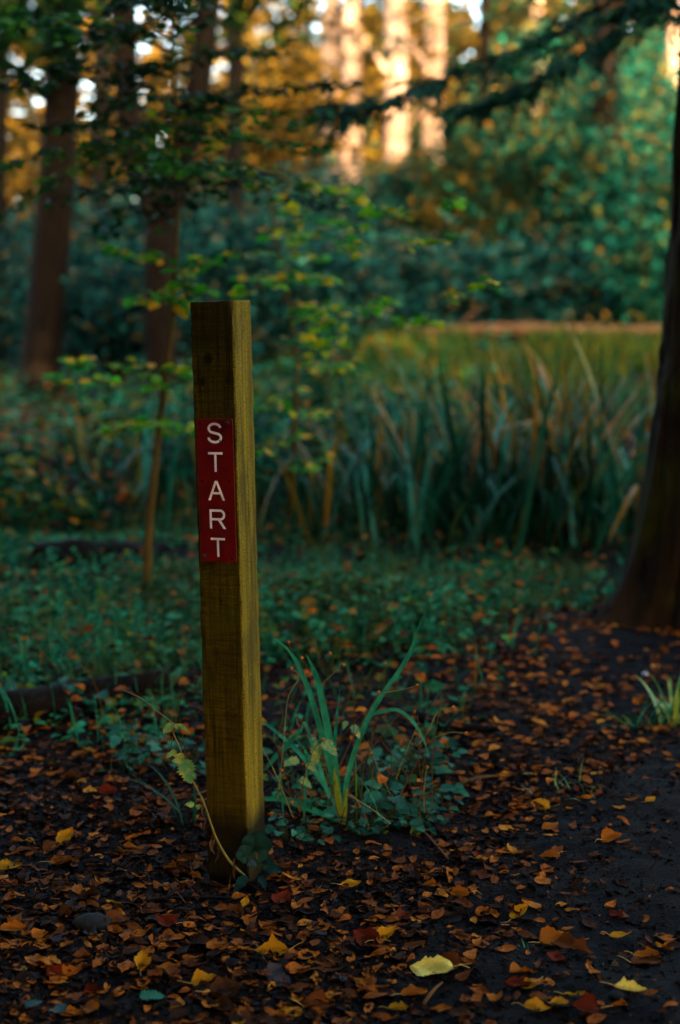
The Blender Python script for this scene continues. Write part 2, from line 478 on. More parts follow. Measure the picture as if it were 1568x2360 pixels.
M['bark_big'] = bark_mat('grey_brown_ridged_bark', (.002, .0013, .0006), (.024, .013, .005), 5, 1.0, .95, (.020, .021, .002))
M['log'] = bark_mat('rotting_log_bark', (.0015, .0011, .001), (.007, .004, .0025), 12, .9)
M['log_pale'] = bark_mat('bleached_log_wood', (.035, .015, .005), (.15, .072, .028), 5, .5)
LITTER = [(0, (.004, .0018, .0008)), (.36, (.016, .0052, .0012)), (.54, (.066, .0165, .002)), (.78, (.23, .054, .0035)), (.95, (.36, .098, .005)), (1, (.44, .17, .008))]
M['litter'] = leaf_mat('mixed_leaf_litter', LITTER, .1, .75, .05, mscale=120, blot=.7)
M['crumb'] = leaf_mat('leaf_crumbs_and_mould', [(0, (.0014, .0011, .001)), (.55, (.0050, .0027, .0016)), (.82, (.022, .0078, .0024)), (1, (.10, .031, .005))], .05, .85, .05)

FALLEN = {
    'dark brown': leaf_mat('dark_brown_fallen_leaf', [(0, (.022, .008, .002)), (1, (.048, .016, .004))], .1, .75, .04, mscale=110, blot=.85),
    'russet': leaf_mat('russet_fallen_leaf', [(0, (.075, .020, .004)), (1, (.13, .036, .006))], .15, .75, .04, mscale=110, blot=.85),
    'orange': leaf_mat('orange_fallen_leaf', [(0, (.21, .055, .004)), (1, (.33, .095, .006))], .15, .75, .04, mscale=110, blot=.85),
    'dark red': leaf_mat('dark_red_fallen_leaf', [(0, (.075, .008, .002)), (1, (.115, .015, .003))], .12, .75, .04, mscale=110, blot=.85),
    'golden yellow': leaf_mat('golden_fallen_leaf', [(0, (.34, .13, .004)), (1, (.48, .22, .008))], .2, .75, .04, mscale=110, blot=.85),
    'pale yellow': leaf_mat('pale_yellow_fallen_leaf', [(0, (.56, .43, .07)), (1, (.60, .46, .085))], .2, .6, .1, mottle=(.36, .24, .025), mscale=35),
    'grey': leaf_mat('grey_fallen_leaf', [(0, (.035, .030, .036)), (1, (.05, .042, .048))], .1, .75, .04, mscale=110, blot=.85),
}

# ------------------------------------------------------------------ ground sheet
def axis(segs):
    out = []
    for a, b, n in segs: out.append(np.linspace(a, b, n, endpoint=False))
    out.append([segs[-1][1]])
    return np.concatenate(out)


gx = axis([(-130, -20, 22), (-20, -4, 32), (-4, -1.6, 40), (-1.6, 1.8, 230), (1.8, 4, 40), (4, 20, 32), (20, 130, 22)])
gy = axis([(-90, -4, 24), (-4, 1.9, 20), (1.9, 5.2, 210), (5.2, 9, 90), (9, 24, 70), (24, 160, 60)])
XX, YY = np.meshgrid(gx, gy)
mb = MB()
nx, ny = len(gx), len(gy)
i = np.arange(ny - 1)[:, None] * nx + np.arange(nx - 1)[None, :]
mb.add(np.stack([XX, YY, H(XX, YY)], -1).reshape(-1, 3), [np.stack([i, i + 1, i + nx + 1, i + nx], -1).reshape(-1, 4)], True)
tag(mb.build('ground', M['soil']), 'dark damp woodland soil and path under the post', kind='structure')

# ------------------------------------------------------------------ the way-marker post
PW = 0.0965
TH = R(19)
b0 = G(575, 2040)
yn = (1180 - 691) / 2360 * SH / FOC
d_top = (b0[1] - EYE[1]) / (math.cos(PITCH) + yn * math.sin(PITCH))
t0 = P(537, 691, d_top)
ax = nrm(t0 - b0); PL = float(np.linalg.norm(t0 - b0))
xl = np.array([math.cos(TH), -math.sin(TH), 0]); xl = nrm(xl - ax * (xl @ ax))
yl = np.cross(ax, xl)
org = b0 - xl * PW / 2 + yl * PW / 2          # centre of the foot
PM = Matrix(((xl[0], yl[0], ax[0], org[0]), (xl[1], yl[1], ax[1], org[1]), (xl[2], yl[2], ax[2], org[2]), (0, 0, 0, 1)))


def on_post(x, y, z): return org + xl * x + yl * y + ax * z


def z_for(py, x=0.0):
    lo, hi = 0.0, PL
    for _ in range(40):
        m = (lo + hi) / 2
        if proj(on_post(x, -PW / 2, m))[1] > py: lo = m
        else: hi = m
    return (lo + hi) / 2


post = empty('wooden_post'); post.matrix_world = PM
tag(post, 'square weathered timber waymarker post leaning slightly, with an upright red sign reading START', 'post')

hw = PW / 2
prof = []
rc = .0028; ns = 12
for cx, cy, a0 in ((1, -1, -90), (1, 1, 0), (-1, 1, 90), (-1, -1, 180)):
    for q in range(4):
        a = R(a0 + 90 * q / 3)
        prof.append((cx * (hw - rc) + rc * math.cos(a), cy * (hw - rc) + rc * math.sin(a)))
    nxt = {(1, -1): (1, 1), (1, 1): (-1, 1), (-1, 1): (-1, -1), (-1, -1): (1, -1)}[(cx, cy)]
    a = R(a0 + 90)
    p0 = np.array([cx * (hw - rc) + rc * math.cos(a), cy * (hw - rc) + rc * math.sin(a)])
    p1 = np.array([nxt[0] * (hw - rc) + rc * math.cos(a), nxt[1] * (hw - rc) + rc * math.sin(a)])
    for q in range(1, ns): prof.append(tuple(p0 + (p1 - p0) * q / ns))
prof = np.array(prof); kp = len(prof)
zs = np.concatenate([np.linspace(-.12, PL - .006, 190), [PL - .0025, PL - .0004]])
pv = np.zeros((len(zs), kp, 3))
for q, z in enumerate(zs):
    shrink = 1.0 if q < 190 else (0.992 if q == 190 else .97)
    pr = prof * shrink
    ln = np.arange(kp)
    per = np.minimum(ln, kp - ln)
    dsp = .0016 * vnoise(per * .55, np.full(kp, z * 26), 21) + .0007 * vnoise(per * 1.3, np.full(kp, z * 90), 22)
    corner = np.maximum(np.abs(prof[:, 0]), 0) * 0
    dirs = nrm(prof)
    edge = (np.abs(prof[:, 0]) > hw - .004) & (np.abs(prof[:, 1]) > hw - .004)
    dsp = dsp - edge * (.0042 * np.clip(vnoise(np.full(kp, 3.3) + np.sign(prof[:, 0]), np.full(kp, z * 34), 23) + .08, 0, 1) + .006 * np.clip(vnoise(np.full(kp, 5.3) + np.sign(prof[:, 0]), np.full(kp, z * 9), 26) - .22, 0, 1))
    # the chipped arris at the top of the near corner
    wane = np.clip((z - (PL - .075)) / .075, 0, 1) * .007 * np.clip(1 - np.linalg.norm(prof - np.array([hw, -hw]), axis=1) / .016, 0, 1)
    pr = pr + dirs * (dsp - wane)[:, None]
    pv[q, :, :2] = pr; pv[q, :, 2] = z
tz = np.clip((zs - (PL - .05)) / .05, 0, 1)[:, None]
pv[:, :, 2] += tz * (pv[:, :, 0] - hw) * .035 + tz * (.0022 * vnoise(prof[None, :, 0] * 90, prof[None, :, 1] * 90 + 0 * tz, 24))
mb = MB()
i = np.arange(len(zs) - 1)[:, None] * kp; j = np.arange(kp)[None]; j2 = (j + 1) % kp
f = np.stack([i + j, i + j2, i + kp + j2, i + kp + j], -1).reshape(-1, 4)
mb.add(pv.reshape(-1, 3), [f], True)
mb.add(np.vstack([pv[-1], [[0, 0, PL]]]), [np.stack([np.arange(kp), (np.arange(kp) + 1) % kp, np.full(kp, kp)], -1)])


def kn(px, py):
    z = z_for(py)
    x0 = proj(on_post(-hw, -hw, z))[0]; x1 = proj(on_post(hw, -hw, z))[0]
    return (-hw + PW * (px - x0) / (x1 - x0), z)


knots = [(*kn(479, 826), .0115), (*kn(467, 880), .0080), (*kn(526, 876), .0075), (*kn(510, 1385), .0025)]
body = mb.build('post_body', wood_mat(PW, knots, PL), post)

PX0, PX1 = -hw + .086 * PW, hw - .074 * PW
PZ1, PZ0 = z_for(965), z_for(1295)
PT = .0032
YF = -hw - .0006


def plate_mesh(mb, x0, x1, z0, z1, y0, y1, r, bev=.0006):
    pts = []
    for cx, cz, a0 in ((x1 - r, z1 - r, 0), (x0 + r, z1 - r, 90), (x0 + r, z0 + r, 180), (x1 - r, z0 + r, 270)):
        for q in range(5):
            a = R(a0 + 90 * q / 4); pts.append((cx + r * math.cos(a), cz + r * math.sin(a)))
    pts = np.array(pts); k = len(pts)
    ctr = np.array([(x0 + x1) / 2, (z0 + z1) / 2])
    ins = pts - np.sign(pts - ctr) * bev
    rows = [(pts, y1), (pts, y0 + bev), (ins, y0)]
    v = np.concatenate([np.stack([q[:, 0], np.full(k, y), q[:, 1]], -1) for q, y in rows])
    j = np.arange(k); j2 = (j + 1) % k
    mb.add(v, [np.stack([j, j2, j2 + k, j + k], -1), np.stack([j + k, j2 + k, j2 + 2 * k, j + 2 * k], -1), (np.arange(k) + 2 * k)[None, :], np.arange(k)[None, ::-1]])


mb = MB(); plate_mesh(mb, PX0, PX1, PZ0, PZ1, YF - PT, YF, .0035)
M['red'] = flat_mat('red_painted_plate', (.135, .0008, .0012), .45, .2, 0, 45, .35)
M['white'] = flat_mat('white_letter_paint', (.88, .85, .84), .5, .3, 0, 160, .1)
M['screw'] = flat_mat('rusty_screw', (.055, .030, .018), .55, .5, .4, 200, .5)
M['hole'] = flat_mat('empty_screw_hole', (.012, .005, .005), .8, .2)
plate = tag(mb.build('sign_plate', M['red'], post), 'dark red upright plate with white letters')

pcx = (PX0 + PX1) / 2; phh = PZ1 - PZ0; pw = PX1 - PX0


def stroke(mb, pts, w, y0, y1, closed=False):
    p = np.asarray(pts, float); n = len(p)
    if closed: t = nrm(np.roll(p, -1, 0) - np.roll(p, 1, 0))
    else: t = nrm(np.gradient(p, axis=0))
    s = np.stack([-t[:, 1], t[:, 0]], -1) * w / 2
    a, b = p + s, p - s
    v = np.concatenate([np.stack([q[:, 0], np.full(n, y), q[:, 1]], -1) for q, y in ((a, y0), (b, y0), (a, y1), (b, y1))])
    m = n if closed else n - 1
    i = np.arange(m); k = (i + 1) % n
    fs = [np.stack([i, k, k + n, i + n], -1), np.stack([i, i + 2 * n, k + 2 * n, k], -1), np.stack([i + n, k + n, k + 3 * n, i + 3 * n], -1)]
    if not closed:
        fs.append(np.array([[0, n, 3 * n, 2 * n], [n - 1, 3 * n - 1, 4 * n - 1, 2 * n - 1]]))
    mb.add(v, fs)


def poly_letter(mb, polys, y0, y1):
    for pl in polys:
        p = np.array(pl, float); k = len(p)
        v = np.concatenate([np.stack([p[:, 0], np.full(k, y), p[:, 1]], -1) for y in (y0, y1)])
        j = np.arange(k); j2 = (j + 1) % k
        mb.add(v, [np.arange(k)[None, :], np.stack([j, j2, j2 + k, j + k], -1)])


def arc(cx, cz, rx, rz, a0, a1, n=14):
    a = np.radians(np.linspace(a0, a1, n))
    return np.stack([cx + rx * np.cos(a), cz + rz * np.sin(a)], -1)


def letter(ch, cx, zc, w, h, lab):
    sw = h * .118; y0, y1 = YF - PT - .0007, YF - PT + .0002
    L_, R_, B_, T_ = cx - w / 2, cx + w / 2, zc - h / 2, zc + h / 2
    mb = MB()
    if ch == 'T':
        poly_letter(mb, [[(L_, T_ - sw), (cx - sw / 2, T_ - sw), (cx - sw / 2, B_), (cx + sw / 2, B_), (cx + sw / 2, T_ - sw), (R_, T_ - sw), (R_, T_), (L_, T_)]], y0, y1)
    elif ch == 'A':
        q = sw * 1.08; k = .33; zb = B_ + h * .315; zt = zb + sw * .9
        lx = lambda z: L_ + (cx - sw * .62 - L_) * (z - B_) / h
        poly_letter(mb, [[(L_, B_), (L_ + q, B_), (cx, T_ - sw * 1.0), (cx + sw * .62, T_), (cx - sw * .62, T_)],
                         [(cx, T_ - sw * 1.0), (R_ - q, B_), (R_, B_), (cx + sw * .62, T_)]], y0, y1)
        il = lambda z: L_ + q + (cx - L_ - q) * (z - B_) / (h - sw)
        poly_letter(mb, [[(il(zb) - .0002, zb), (2 * cx - il(zb) + .0002, zb), (2 * cx - il(zt) + .0002, zt), (il(zt) - .0002, zt)]], y0 - .00004, y1)
    elif ch == 'R':
        poly_letter(mb, [[(L_, B_), (L_ + sw, B_), (L_ + sw, T_), (L_, T_)]], y0, y1)
        rz = h * .225; mid = T_ - sw / 2 - rz; xr = R_ - sw * .75
        pth = np.vstack([[(L_ + sw, T_ - sw / 2)], arc(xr - rz, mid, rz, rz, 90, -90, 18), [(L_ + sw, mid - rz)]])
        stroke(mb, pth, sw, y0, y1)
        xx = cx - w * .02; zz = mid - rz
        poly_letter(mb, [[(R_ - sw * 1.18, B_), (R_, B_), (xx + sw * 1.5, zz - sw * .3), (xx + sw * .6, zz - sw * .46), (xx + sw * .2, zz - sw * .46)]], y0 - .00004, y1)
    elif ch == 'S':
        rz = (h - sw) / 4
        top = arc(cx, T_ - sw / 2 - rz, (w - sw) / 2 * .95, rz, 8, 235, 26)
        bot = arc(cx, B_ + sw / 2 + rz, (w - sw) / 2, rz, 52, -180, 26)
        stroke(mb, np.vstack([top, bot]), sw, y0, y1)
    tag(mb.build('letter', M['white'], plate), lab)


LZ = lambda y: PZ1 - (y - 105) / 1980 * phh
for ch, ya, yb, wd, lab in (('S', 157, 440, 205, 'white letter S with a chipped lower curve'), ('T', 560, 830, 203, 'white letter T, upper one'), ('A', 955, 1224, 236, 'white letter A'),
                            ('R', 1350, 1617, 228, 'white letter R'), ('T', 1745, 2010, 200, 'white letter T at the foot of the plate')):
    letter(ch, pcx + (.0012 if ch == 'R' else 0), (LZ(ya) + LZ(yb)) / 2, wd / 508 * pw, LZ(ya) - LZ(yb), lab)
# chip in the S
mb = MB(); ball(mb, (pcx + .0115, YF - PT - .0006, LZ(405)), .0018, 7, (1, .25, 1.3), .3, 4)
mb.build('paint_chip', M['screw'], plate)


def fx(u): return PX0 + pw * u


for u, yy in ((.86, 158), (.10, 2005)):
    mb = MB(); ball(mb, (fx(u), YF - PT - .0002, LZ(yy)), .0047, 14, (1, .55, 1), .03, 2)
    s_ = mb.build('screw', M['screw'], plate)
    mb = MB(); box(mb, (fx(u) - .0026, YF - PT - .0034, LZ(yy) - .0004), (fx(u) + .0026, YF - PT - .0022, LZ(yy) + .0004)); mb.build('slot', M['hole'], s_)
for u, yy in ((.10, 168), (.115, 963), (.87, 957), (.885, 2022)):
    mb = MB(); ball(mb, (fx(u), YF - PT - .0001, LZ(yy)), .0026, 12, (1, .12, 1), .02, 3)
    mb.build('screw_hole', M['hole'], plate)

# ------------------------------------------------------------------ plant and tree kits
def rand_dirs(rg, n, zmin=-1, zmax=1):
    z = rg.uniform(zmin, zmax, n); a = rg.uniform(0, 2 * math.pi, n); r = np.sqrt(1 - z * z)
    return np.stack([r * np.cos(a), r * np.sin(a), z], -1)


def cloud(mb, rg, centre, rad, n_clump, n_leaf, size, flat=.5, spread=.28, width=.42):
    """Leaf clumps through the volume of a crown."""
    rad = np.asarray(rad, float)
    cc = rand_dirs(rg, n_clump) * (rg.uniform(.25, 1, (n_clump, 1)) ** .5) * rad * rg.uniform(.75, 1.15, (n_clump, 1)) + np.asarray(centre)
    k = rg.integers(0, n_clump, n_leaf)
    cr = rad.mean() * spread * rg.uniform(.5, 1.3, n_clump)
    p = cc[k] + rg.normal(0, 1, (n_leaf, 3)) * cr[k][:, None] * np.array([1, 1, .6])
    d = rand_dirs(rg, n_leaf, -.7, .35)
    n = nrm(rand_dirs(rg, n_leaf) * (1 - flat) + np.array([0, 0, 1.0]) * flat)
    L = size * rg.uniform(.6, 1.3, n_leaf)
    leaves(mb, p, d, n, L, L * width, .15, rg.uniform(-.2, .5, n_leaf))
    return cc


def shrub(label, px, py_base, d, height, width, mat, seed, n_leaf=4200, size=.13, group=None, cat='shrub', depth=None):
    rg = np.random.default_rng(seed)
    x = P(px, 700, d)[0]; y = P(px, 700, d)[1]
    z = h1(x, y)
    root = tag(empty('shrub', (x, y, z)), label, cat, group)
    mb = MB()
    cc = cloud(mb, rg, (0, 0, height * .52), (width / 2, (depth or width * .7) / 2, height * .5), 46, n_leaf, size)
    mb.build('foliage', mat, root)
    mb = MB()
    for q in range(7):
        e = cc[rg.integers(0, len(cc))]
        tube(mb, smooth_path([(rg.uniform(-.2, .2), rg.uniform(-.2, .2), -.1), (e[0] * .35, e[1] * .35, max(e[2], .3) * .5), e], 8), [.045, .03, .012], 6)
    mb.build('stem', M['bark_dark'], root)
    return root


def trunk_mesh(path, rad, k=20, n=40, rough=.05, flare=0, seed=0, nlobe=5, groove=None):
    def lob(a, t):
        e = np.exp(-t * (PLEN / .38))
        base = flare * e * (.55 + .45 * np.cos(nlobe * a + seed)) + .05 * rad[0] * np.cos(3 * a + seed * 2 + 4 * t)
        return base
    mb = MB()
    pth = smooth_path(path, n)
    PLEN = float(np.linalg.norm(np.diff(pth, axis=0), axis=1).sum())
    tube(mb, pth, rad, k, True, rough, lob if flare else None, seed)
    return mb


def tree(name, label, foot, top, r0, r1, bark, crowns, seed, group=None, mid=None, flare=.1, k=18, limbs=4, cat='tree'):
    """foot/top world points; crowns = list of (centre offset, radii, clumps, leaves, size, material, flatness)."""
    rg = np.random.default_rng(seed)
    foot = np.asarray(foot, float); top = np.asarray(top, float)
    root = tag(empty(name, tuple(foot)), label, cat, group)
    path = [np.array([0, 0, -.25])] + ([np.asarray(mid) - foot] if mid is not None else [(top - foot) * .5 + rg.normal(0, .05, 3)]) + [top - foot]
    trunk_mesh(path, [r0, (r0 + r1) / 2, r1], k, 44, .05, flare, seed).build('trunk', bark, root)
    allc = []
    for c, rad, ncl, nl, size, mat, flat in crowns:
        mb = MB()
        cc = cloud(mb, rg, c, rad, ncl, nl, size, flat, .2)
        mb.build('crown', mat, root)
        allc.append(cc)
    if limbs and allc:
        cc = np.concatenate(allc)
        for q in range(limbs):
            e = cc[rg.integers(0, len(cc))]
            ht = np.clip(e[2] * .85 / max(path[-1][2], .1), .1, .95)
            s = path[-1] * ht
            mb = MB(); tube(mb, smooth_path([s, (s + e) / 2 + np.array([0, 0, .15]), e], 10), [r1 * .5, r1 * .3, .012], 6)
            mb.build('limb', bark, root)
    return root


def spray(root, rg, a, b, half, n, llen, mat, bark, r=.006, droop=.05):
    """One leafy bough: a branch from a to b (local points) with side twigs in a nearly level fan, its leaves a sub-part."""
    a = np.asarray(a, float); b = np.asarray(b, float)
    mid = (a + b) / 2 + np.array([0, 0, droop])
    pth = smooth_path([a, mid, b], 12)
    mb = MB(); tube(mb, pth, [r, r * .7, r * .3], 5)
    dirv = nrm(b - a); sid = nrm(np.cross(dirv, [0, 0, 1]))
    P_, D_, N_ = [], [], []
    nt_ = max(4, n // 9)
    for q in range(nt_):
        t = (q + .6) / nt_; s = pth[min(int(t * 11), 11)]
        sg = 1 if q % 2 else -1
        ln = half * (1.15 - .75 * t) * rg.uniform(.6, 1.2)
        e = s + (sid * sg * .85 + dirv * .6) * ln + np.array([0, 0, rg.uniform(-.1, .03) * ln])
        tw = smooth_path([s, (s + e) / 2 + np.array([0, 0, .02]), e], 5)
        tube(mb, tw, [r * .4, r * .2], 4)
        m = max(3, n // nt_)
        for w in range(m):
            u = (w + .5) / m
            p = s + (e - s) * u + rg.normal(0, .012, 3)
            dd = nrm(e - s); ss = np.cross(dd, [0, 0, 1]) * (1 if w % 2 else -1)
            P_.append(p); D_.append(dd * .6 + ss * .9 + np.array([0, 0, rg.normal(-.15, .2)])); N_.append(np.array([0, 0, 1.0]) + rg.normal(0, .42, 3))
    br = mb.build('branch', bark, root)
    L = llen * rg.uniform(.65, 1.2, len(P_))
    mb = MB(); leaves(mb, np.array(P_), np.array(D_), np.array(N_), L, L * .33, .12, rg.uniform(0, .35, len(P_)))
    mb.build('leaves', mat, br)


# ------------------------------------------------------------------ right-hand big trunk
def big_trunk():
    foot = G(1628, 1420)

    def at(px, py):
        yn_ = (1180 - py) / 2360 * SH / FOC
        return P(px, py, (foot[1] + .05) / (math.cos(PITCH) + yn_ * math.sin(PITCH)))
    top = at(1718, -60)
    root = tag(empty('broadleaf_tree', tuple(foot)), 'thick dark trunk with mossy flared roots beside the path, cut off by the picture edge', 'tree')
    pth = smooth_path([np.array([0, 0, -.3]), at(1668, 1000) - foot, at(1686, 700) - foot, (top - foot), (top - foot) * 2.4], 150)
    L = np.linalg.norm(np.diff(pth, axis=0), axis=1).sum()

    def lob(a, t):
        z = t * L - .3
        e = np.exp(-np.clip(z, 0, 9) / .22) + .30 * np.exp(-np.clip(z, 0, 9) / .8)
        ridge = np.abs(np.cos(2.5 * a + .55)) ** 1.5
        gro = -.05 * np.exp(-((np.mod(a - GA + math.pi, 2 * math.pi) - math.pi) / .13) ** 2) * np.exp(-np.clip(z, 0, 9) / 1.0)
        return .22 * e * (.25 + .75 * ridge) + gro + .016 * vnoise(a * 4 + 0 * t, z * 1.4 + 0 * a, 31) + .022 * vnoise(a * 14 + 0 * t, z * 2.6 + 0 * a, 32) + .012 * vnoise(a * 30 + 0 * t, z * 5 + 0 * a, 33)
    GA = R(62)
    mb = MB(); tube(mb, pth, [.29, .265, .25, .22, .17], 160, True, 0, lob)
    mb.build('trunk', M['bark_big'], root)
    rg = np.random.default_rng(77)
    for q in range(3):
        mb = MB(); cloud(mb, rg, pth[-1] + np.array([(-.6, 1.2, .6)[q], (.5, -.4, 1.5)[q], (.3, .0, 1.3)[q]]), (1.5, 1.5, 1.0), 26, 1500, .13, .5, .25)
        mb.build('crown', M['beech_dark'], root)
    for q in range(4):
        e = pth[-1] + rg.normal(0, .9, 3)
        mb = MB(); tube(mb, smooth_path([pth[-14], (pth[-8] + e) / 2, e], 10), [.08, .05, .02], 7); mb.build('limb', M['bark_big'], root)


big_trunk()

# ------------------------------------------------------------------ trees behind
def foot_at(px, d):
    p = P(px, 700, d); return np.array([p[0], p[1], h1(p[0], p[1])])


def top_at(px, py, d, y=None):
    return P(px, py, d)


def ptree(label, name, px0, px1, d, wpx, bark, crowns, seed, group=None, up=1.35, **kw):
    """A tree whose trunk runs from px0 at its foot to px1 at the top of the frame; wpx = width in the view."""
    f_ = foot_at(px0, d)
    t_ = P(px1, 0, d); t_ = f_ + (t_ - f_) * up; 
    r = wpx / (FOC / SW * 1568 / d) / 2
    return tree(name, label, f_, t_, r * 1.06, r * .82, bark, crowns, seed, group, **kw)


def cr(px, py, d, foot, rx, ry, rz, ncl, nl, size, mat, flat=.5):
    return (P(px, py, d) - foot, (rx, ry, rz), ncl, nl, size, M[mat], flat)


fo = foot_at(76, 18)
tree('broadleaf_tree', 'dark brown leaning trunk standing alone far beyond the iris clumps', fo, P(152, -60, 18.5), .255, .20, M['bark_brown'],
     [cr(50, 60, 17.6, fo, 1.4, .9, .8, 26, 1000, .16, 'beech_dark'), cr(150, -160, 18, fo, 1.6, 1.2, .8, 26, 1300, .16, 'beech_dark')], 3, flare=.07)
fo = foot_at(372, 17)
tr = tree('forked_tree', 'brown trunk swelling into a dark fork behind the leaning sapling', fo, P(372, 455, 17), .20, .19, M['bark_brown'],
          [cr(390, -190, 16.8, fo, 1.2, .8, .6, 22, 900, .15, 'beech_dark')], 4, flare=.05, limbs=0)
for (a_, b_, c_) in (((350, 470), (300, 320), (285, -80)), ((400, 470), (450, 250), (492, -80))):
    mb = MB(); tube(mb, smooth_path([P(*a_, 17) - fo, P(*b_, 17) - fo, P(*c_, 17) - fo], 24), [.15, .15, .14], 12, True, .05)
    mb.build('fork_limb', M['bark_brown'], tr)
mb = MB(); ball(mb, P(370, 475, 16.97) - fo, .27, 16, (1, .9, 1.0), .06, 5); mb.build('burr', M['bark_brown'], tr)

LIT = 'sunlit conifers far behind the shrubs'
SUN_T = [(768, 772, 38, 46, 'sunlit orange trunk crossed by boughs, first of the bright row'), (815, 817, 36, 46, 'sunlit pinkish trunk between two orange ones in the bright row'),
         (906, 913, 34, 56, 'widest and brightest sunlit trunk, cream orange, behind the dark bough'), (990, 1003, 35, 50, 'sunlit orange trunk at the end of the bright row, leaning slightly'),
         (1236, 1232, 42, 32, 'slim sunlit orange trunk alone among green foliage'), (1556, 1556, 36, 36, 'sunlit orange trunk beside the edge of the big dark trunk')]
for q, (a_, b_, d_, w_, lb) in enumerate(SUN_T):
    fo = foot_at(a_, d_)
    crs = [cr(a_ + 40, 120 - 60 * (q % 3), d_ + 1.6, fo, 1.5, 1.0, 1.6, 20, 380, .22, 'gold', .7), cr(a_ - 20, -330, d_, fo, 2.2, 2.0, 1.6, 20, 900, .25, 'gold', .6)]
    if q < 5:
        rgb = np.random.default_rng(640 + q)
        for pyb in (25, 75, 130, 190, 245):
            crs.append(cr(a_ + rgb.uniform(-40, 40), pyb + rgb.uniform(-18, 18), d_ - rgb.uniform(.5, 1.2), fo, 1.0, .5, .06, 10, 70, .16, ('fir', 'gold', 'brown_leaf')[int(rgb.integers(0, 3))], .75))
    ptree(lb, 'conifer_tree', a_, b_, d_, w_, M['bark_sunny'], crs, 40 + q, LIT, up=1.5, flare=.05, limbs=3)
DARK_T = [(1408, 1400, 27, 64, 'shaded pinkish brown trunk rising over the right-hand shrubs', 'bark_brown'), (545, 548, 24, 40, 'dark trunk close behind the forked tree', 'bark_dark'),
          (-30, 10, 24, 60, 'dark trunk at the picture edge beyond the leaning trunk', 'bark_dark'), (230, 225, 28, 40, 'thin dark trunk between leaning trunk and forked tree', 'bark_dark'),
          (1130, 1120, 31, 28, 'thin shaded trunk between slim sunlit trunk and bright row', 'bark_brown')]
for q, (a_, b_, d_, w_, lb, bk) in enumerate(DARK_T):
    fo = foot_at(a_, d_)
    crs = [cr(a_ + (60 if q % 2 else -40), -40, d_, fo, 1.8, 1.2, 1.0, 22, 700, .2, 'bush_olive' if q in (0, 4) else 'beech_dark', .6), cr(a_, -330, d_, fo, 2.4, 2.0, 1.2, 22, 900, .22, 'bush_olive', .5)]
    ptree(lb, 'broadleaf_tree', a_, b_, d_, w_, M[bk], crs, 60 + q, 'shaded trees behind the marsh', up=1.5, flare=.05, limbs=3)

# far golden wood: trees one can tell apart by their crowns
FAR = [(-60, 48, 'brown_leaf', 9.5), (110, 54, 'brown_leaf', 11.5), (260, 47, 'brown_leaf', 9.5), (430, 52, 'brown_leaf', 11.0), (560, 60, 'gold', 14), (700, 50, 'gold', 10), (850, 56, 'gold', 10.5), (985, 52, 'gold', 10),
       (1120, 50, 'bush_olive', 10.5), (1260, 54, 'bush_olive', 11), (1390, 48, 'bush_olive', 11), (1520, 52, 'bush_olive', 11), (1650, 47, 'bush_olive', 10)]
FL = ['golden leafed tree {} in the far wood', 'olive and brown leafed tree {} in the far wood', 'brown leafed tree {} in the far wood']
WH = ['at the left edge, sky behind it', 'behind the leaning dark trunk', 'seen past the forked tree', 'right behind the fork of the forked tree', 'among the white sky specks', 'behind the first bright trunk', 'behind the widest bright trunk',
      'behind the last bright trunk', 'next to the bright row', 'behind the slim sunlit trunk', 'behind the pinkish shaded trunk', 'behind the big dark trunk', 'mostly hidden by the big dark trunk']
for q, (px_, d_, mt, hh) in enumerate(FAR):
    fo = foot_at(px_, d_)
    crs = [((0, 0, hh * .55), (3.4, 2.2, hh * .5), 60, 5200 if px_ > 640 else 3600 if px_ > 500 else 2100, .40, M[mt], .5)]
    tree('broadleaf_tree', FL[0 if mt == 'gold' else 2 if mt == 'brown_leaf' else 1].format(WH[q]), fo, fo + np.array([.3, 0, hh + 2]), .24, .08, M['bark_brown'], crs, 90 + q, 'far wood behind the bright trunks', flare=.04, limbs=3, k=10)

MIDT = [(1140, 33, 4.4, 'bush_olive', 'young tree with brown and green leaves right of the bright row'), (1290, 34, 5.6, 'bush_teal', 'young green tree behind the slim sunlit trunk'), (1480, 31, 6.0, 'bush_teal', 'young green and yellow tree between pinkish trunk and big dark trunk'), (1180, 40, 8.5, 'bush_teal', 'green tree high between bright row and slim trunk'),
        (1350, 40, 8.5, 'bush_olive', 'brown green tree high behind the sweeping bough'), (1520, 42, 8.8, 'bush_teal', 'green tree high at the edge of the big dark trunk'), (690, 34, 7.0, 'brown_leaf', 'golden brown young tree left of the bright row'),
        (590, 36, 6.0, 'gold', 'yellow leafed young tree under the white sky specks'), (430, 33, 6.0, 'brown_leaf', 'brown leafed young tree behind the fork'), (270, 34, 6.0, 'brown_leaf', 'brown leafed young tree between leaning and forked trunks'), (110, 36, 5.5, 'brown_leaf', 'brown leafed young tree behind the leaning trunk')]
for q, (px_, d_, hh, mt, lb) in enumerate(MIDT):
    fo = foot_at(px_, d_)
    tree('young_tree', lb, fo, fo + np.array([.1, 0, hh]), .06, .02, M['bark_dark'], [((0, 0, hh * .66), (1.5, 1.2, hh * .36), 40, 1500 if mt != 'gold' else 1100, .24, M[mt], .5)], 800 + q, 'young trees in front of the far wood', flare=.02, limbs=3, k=10)

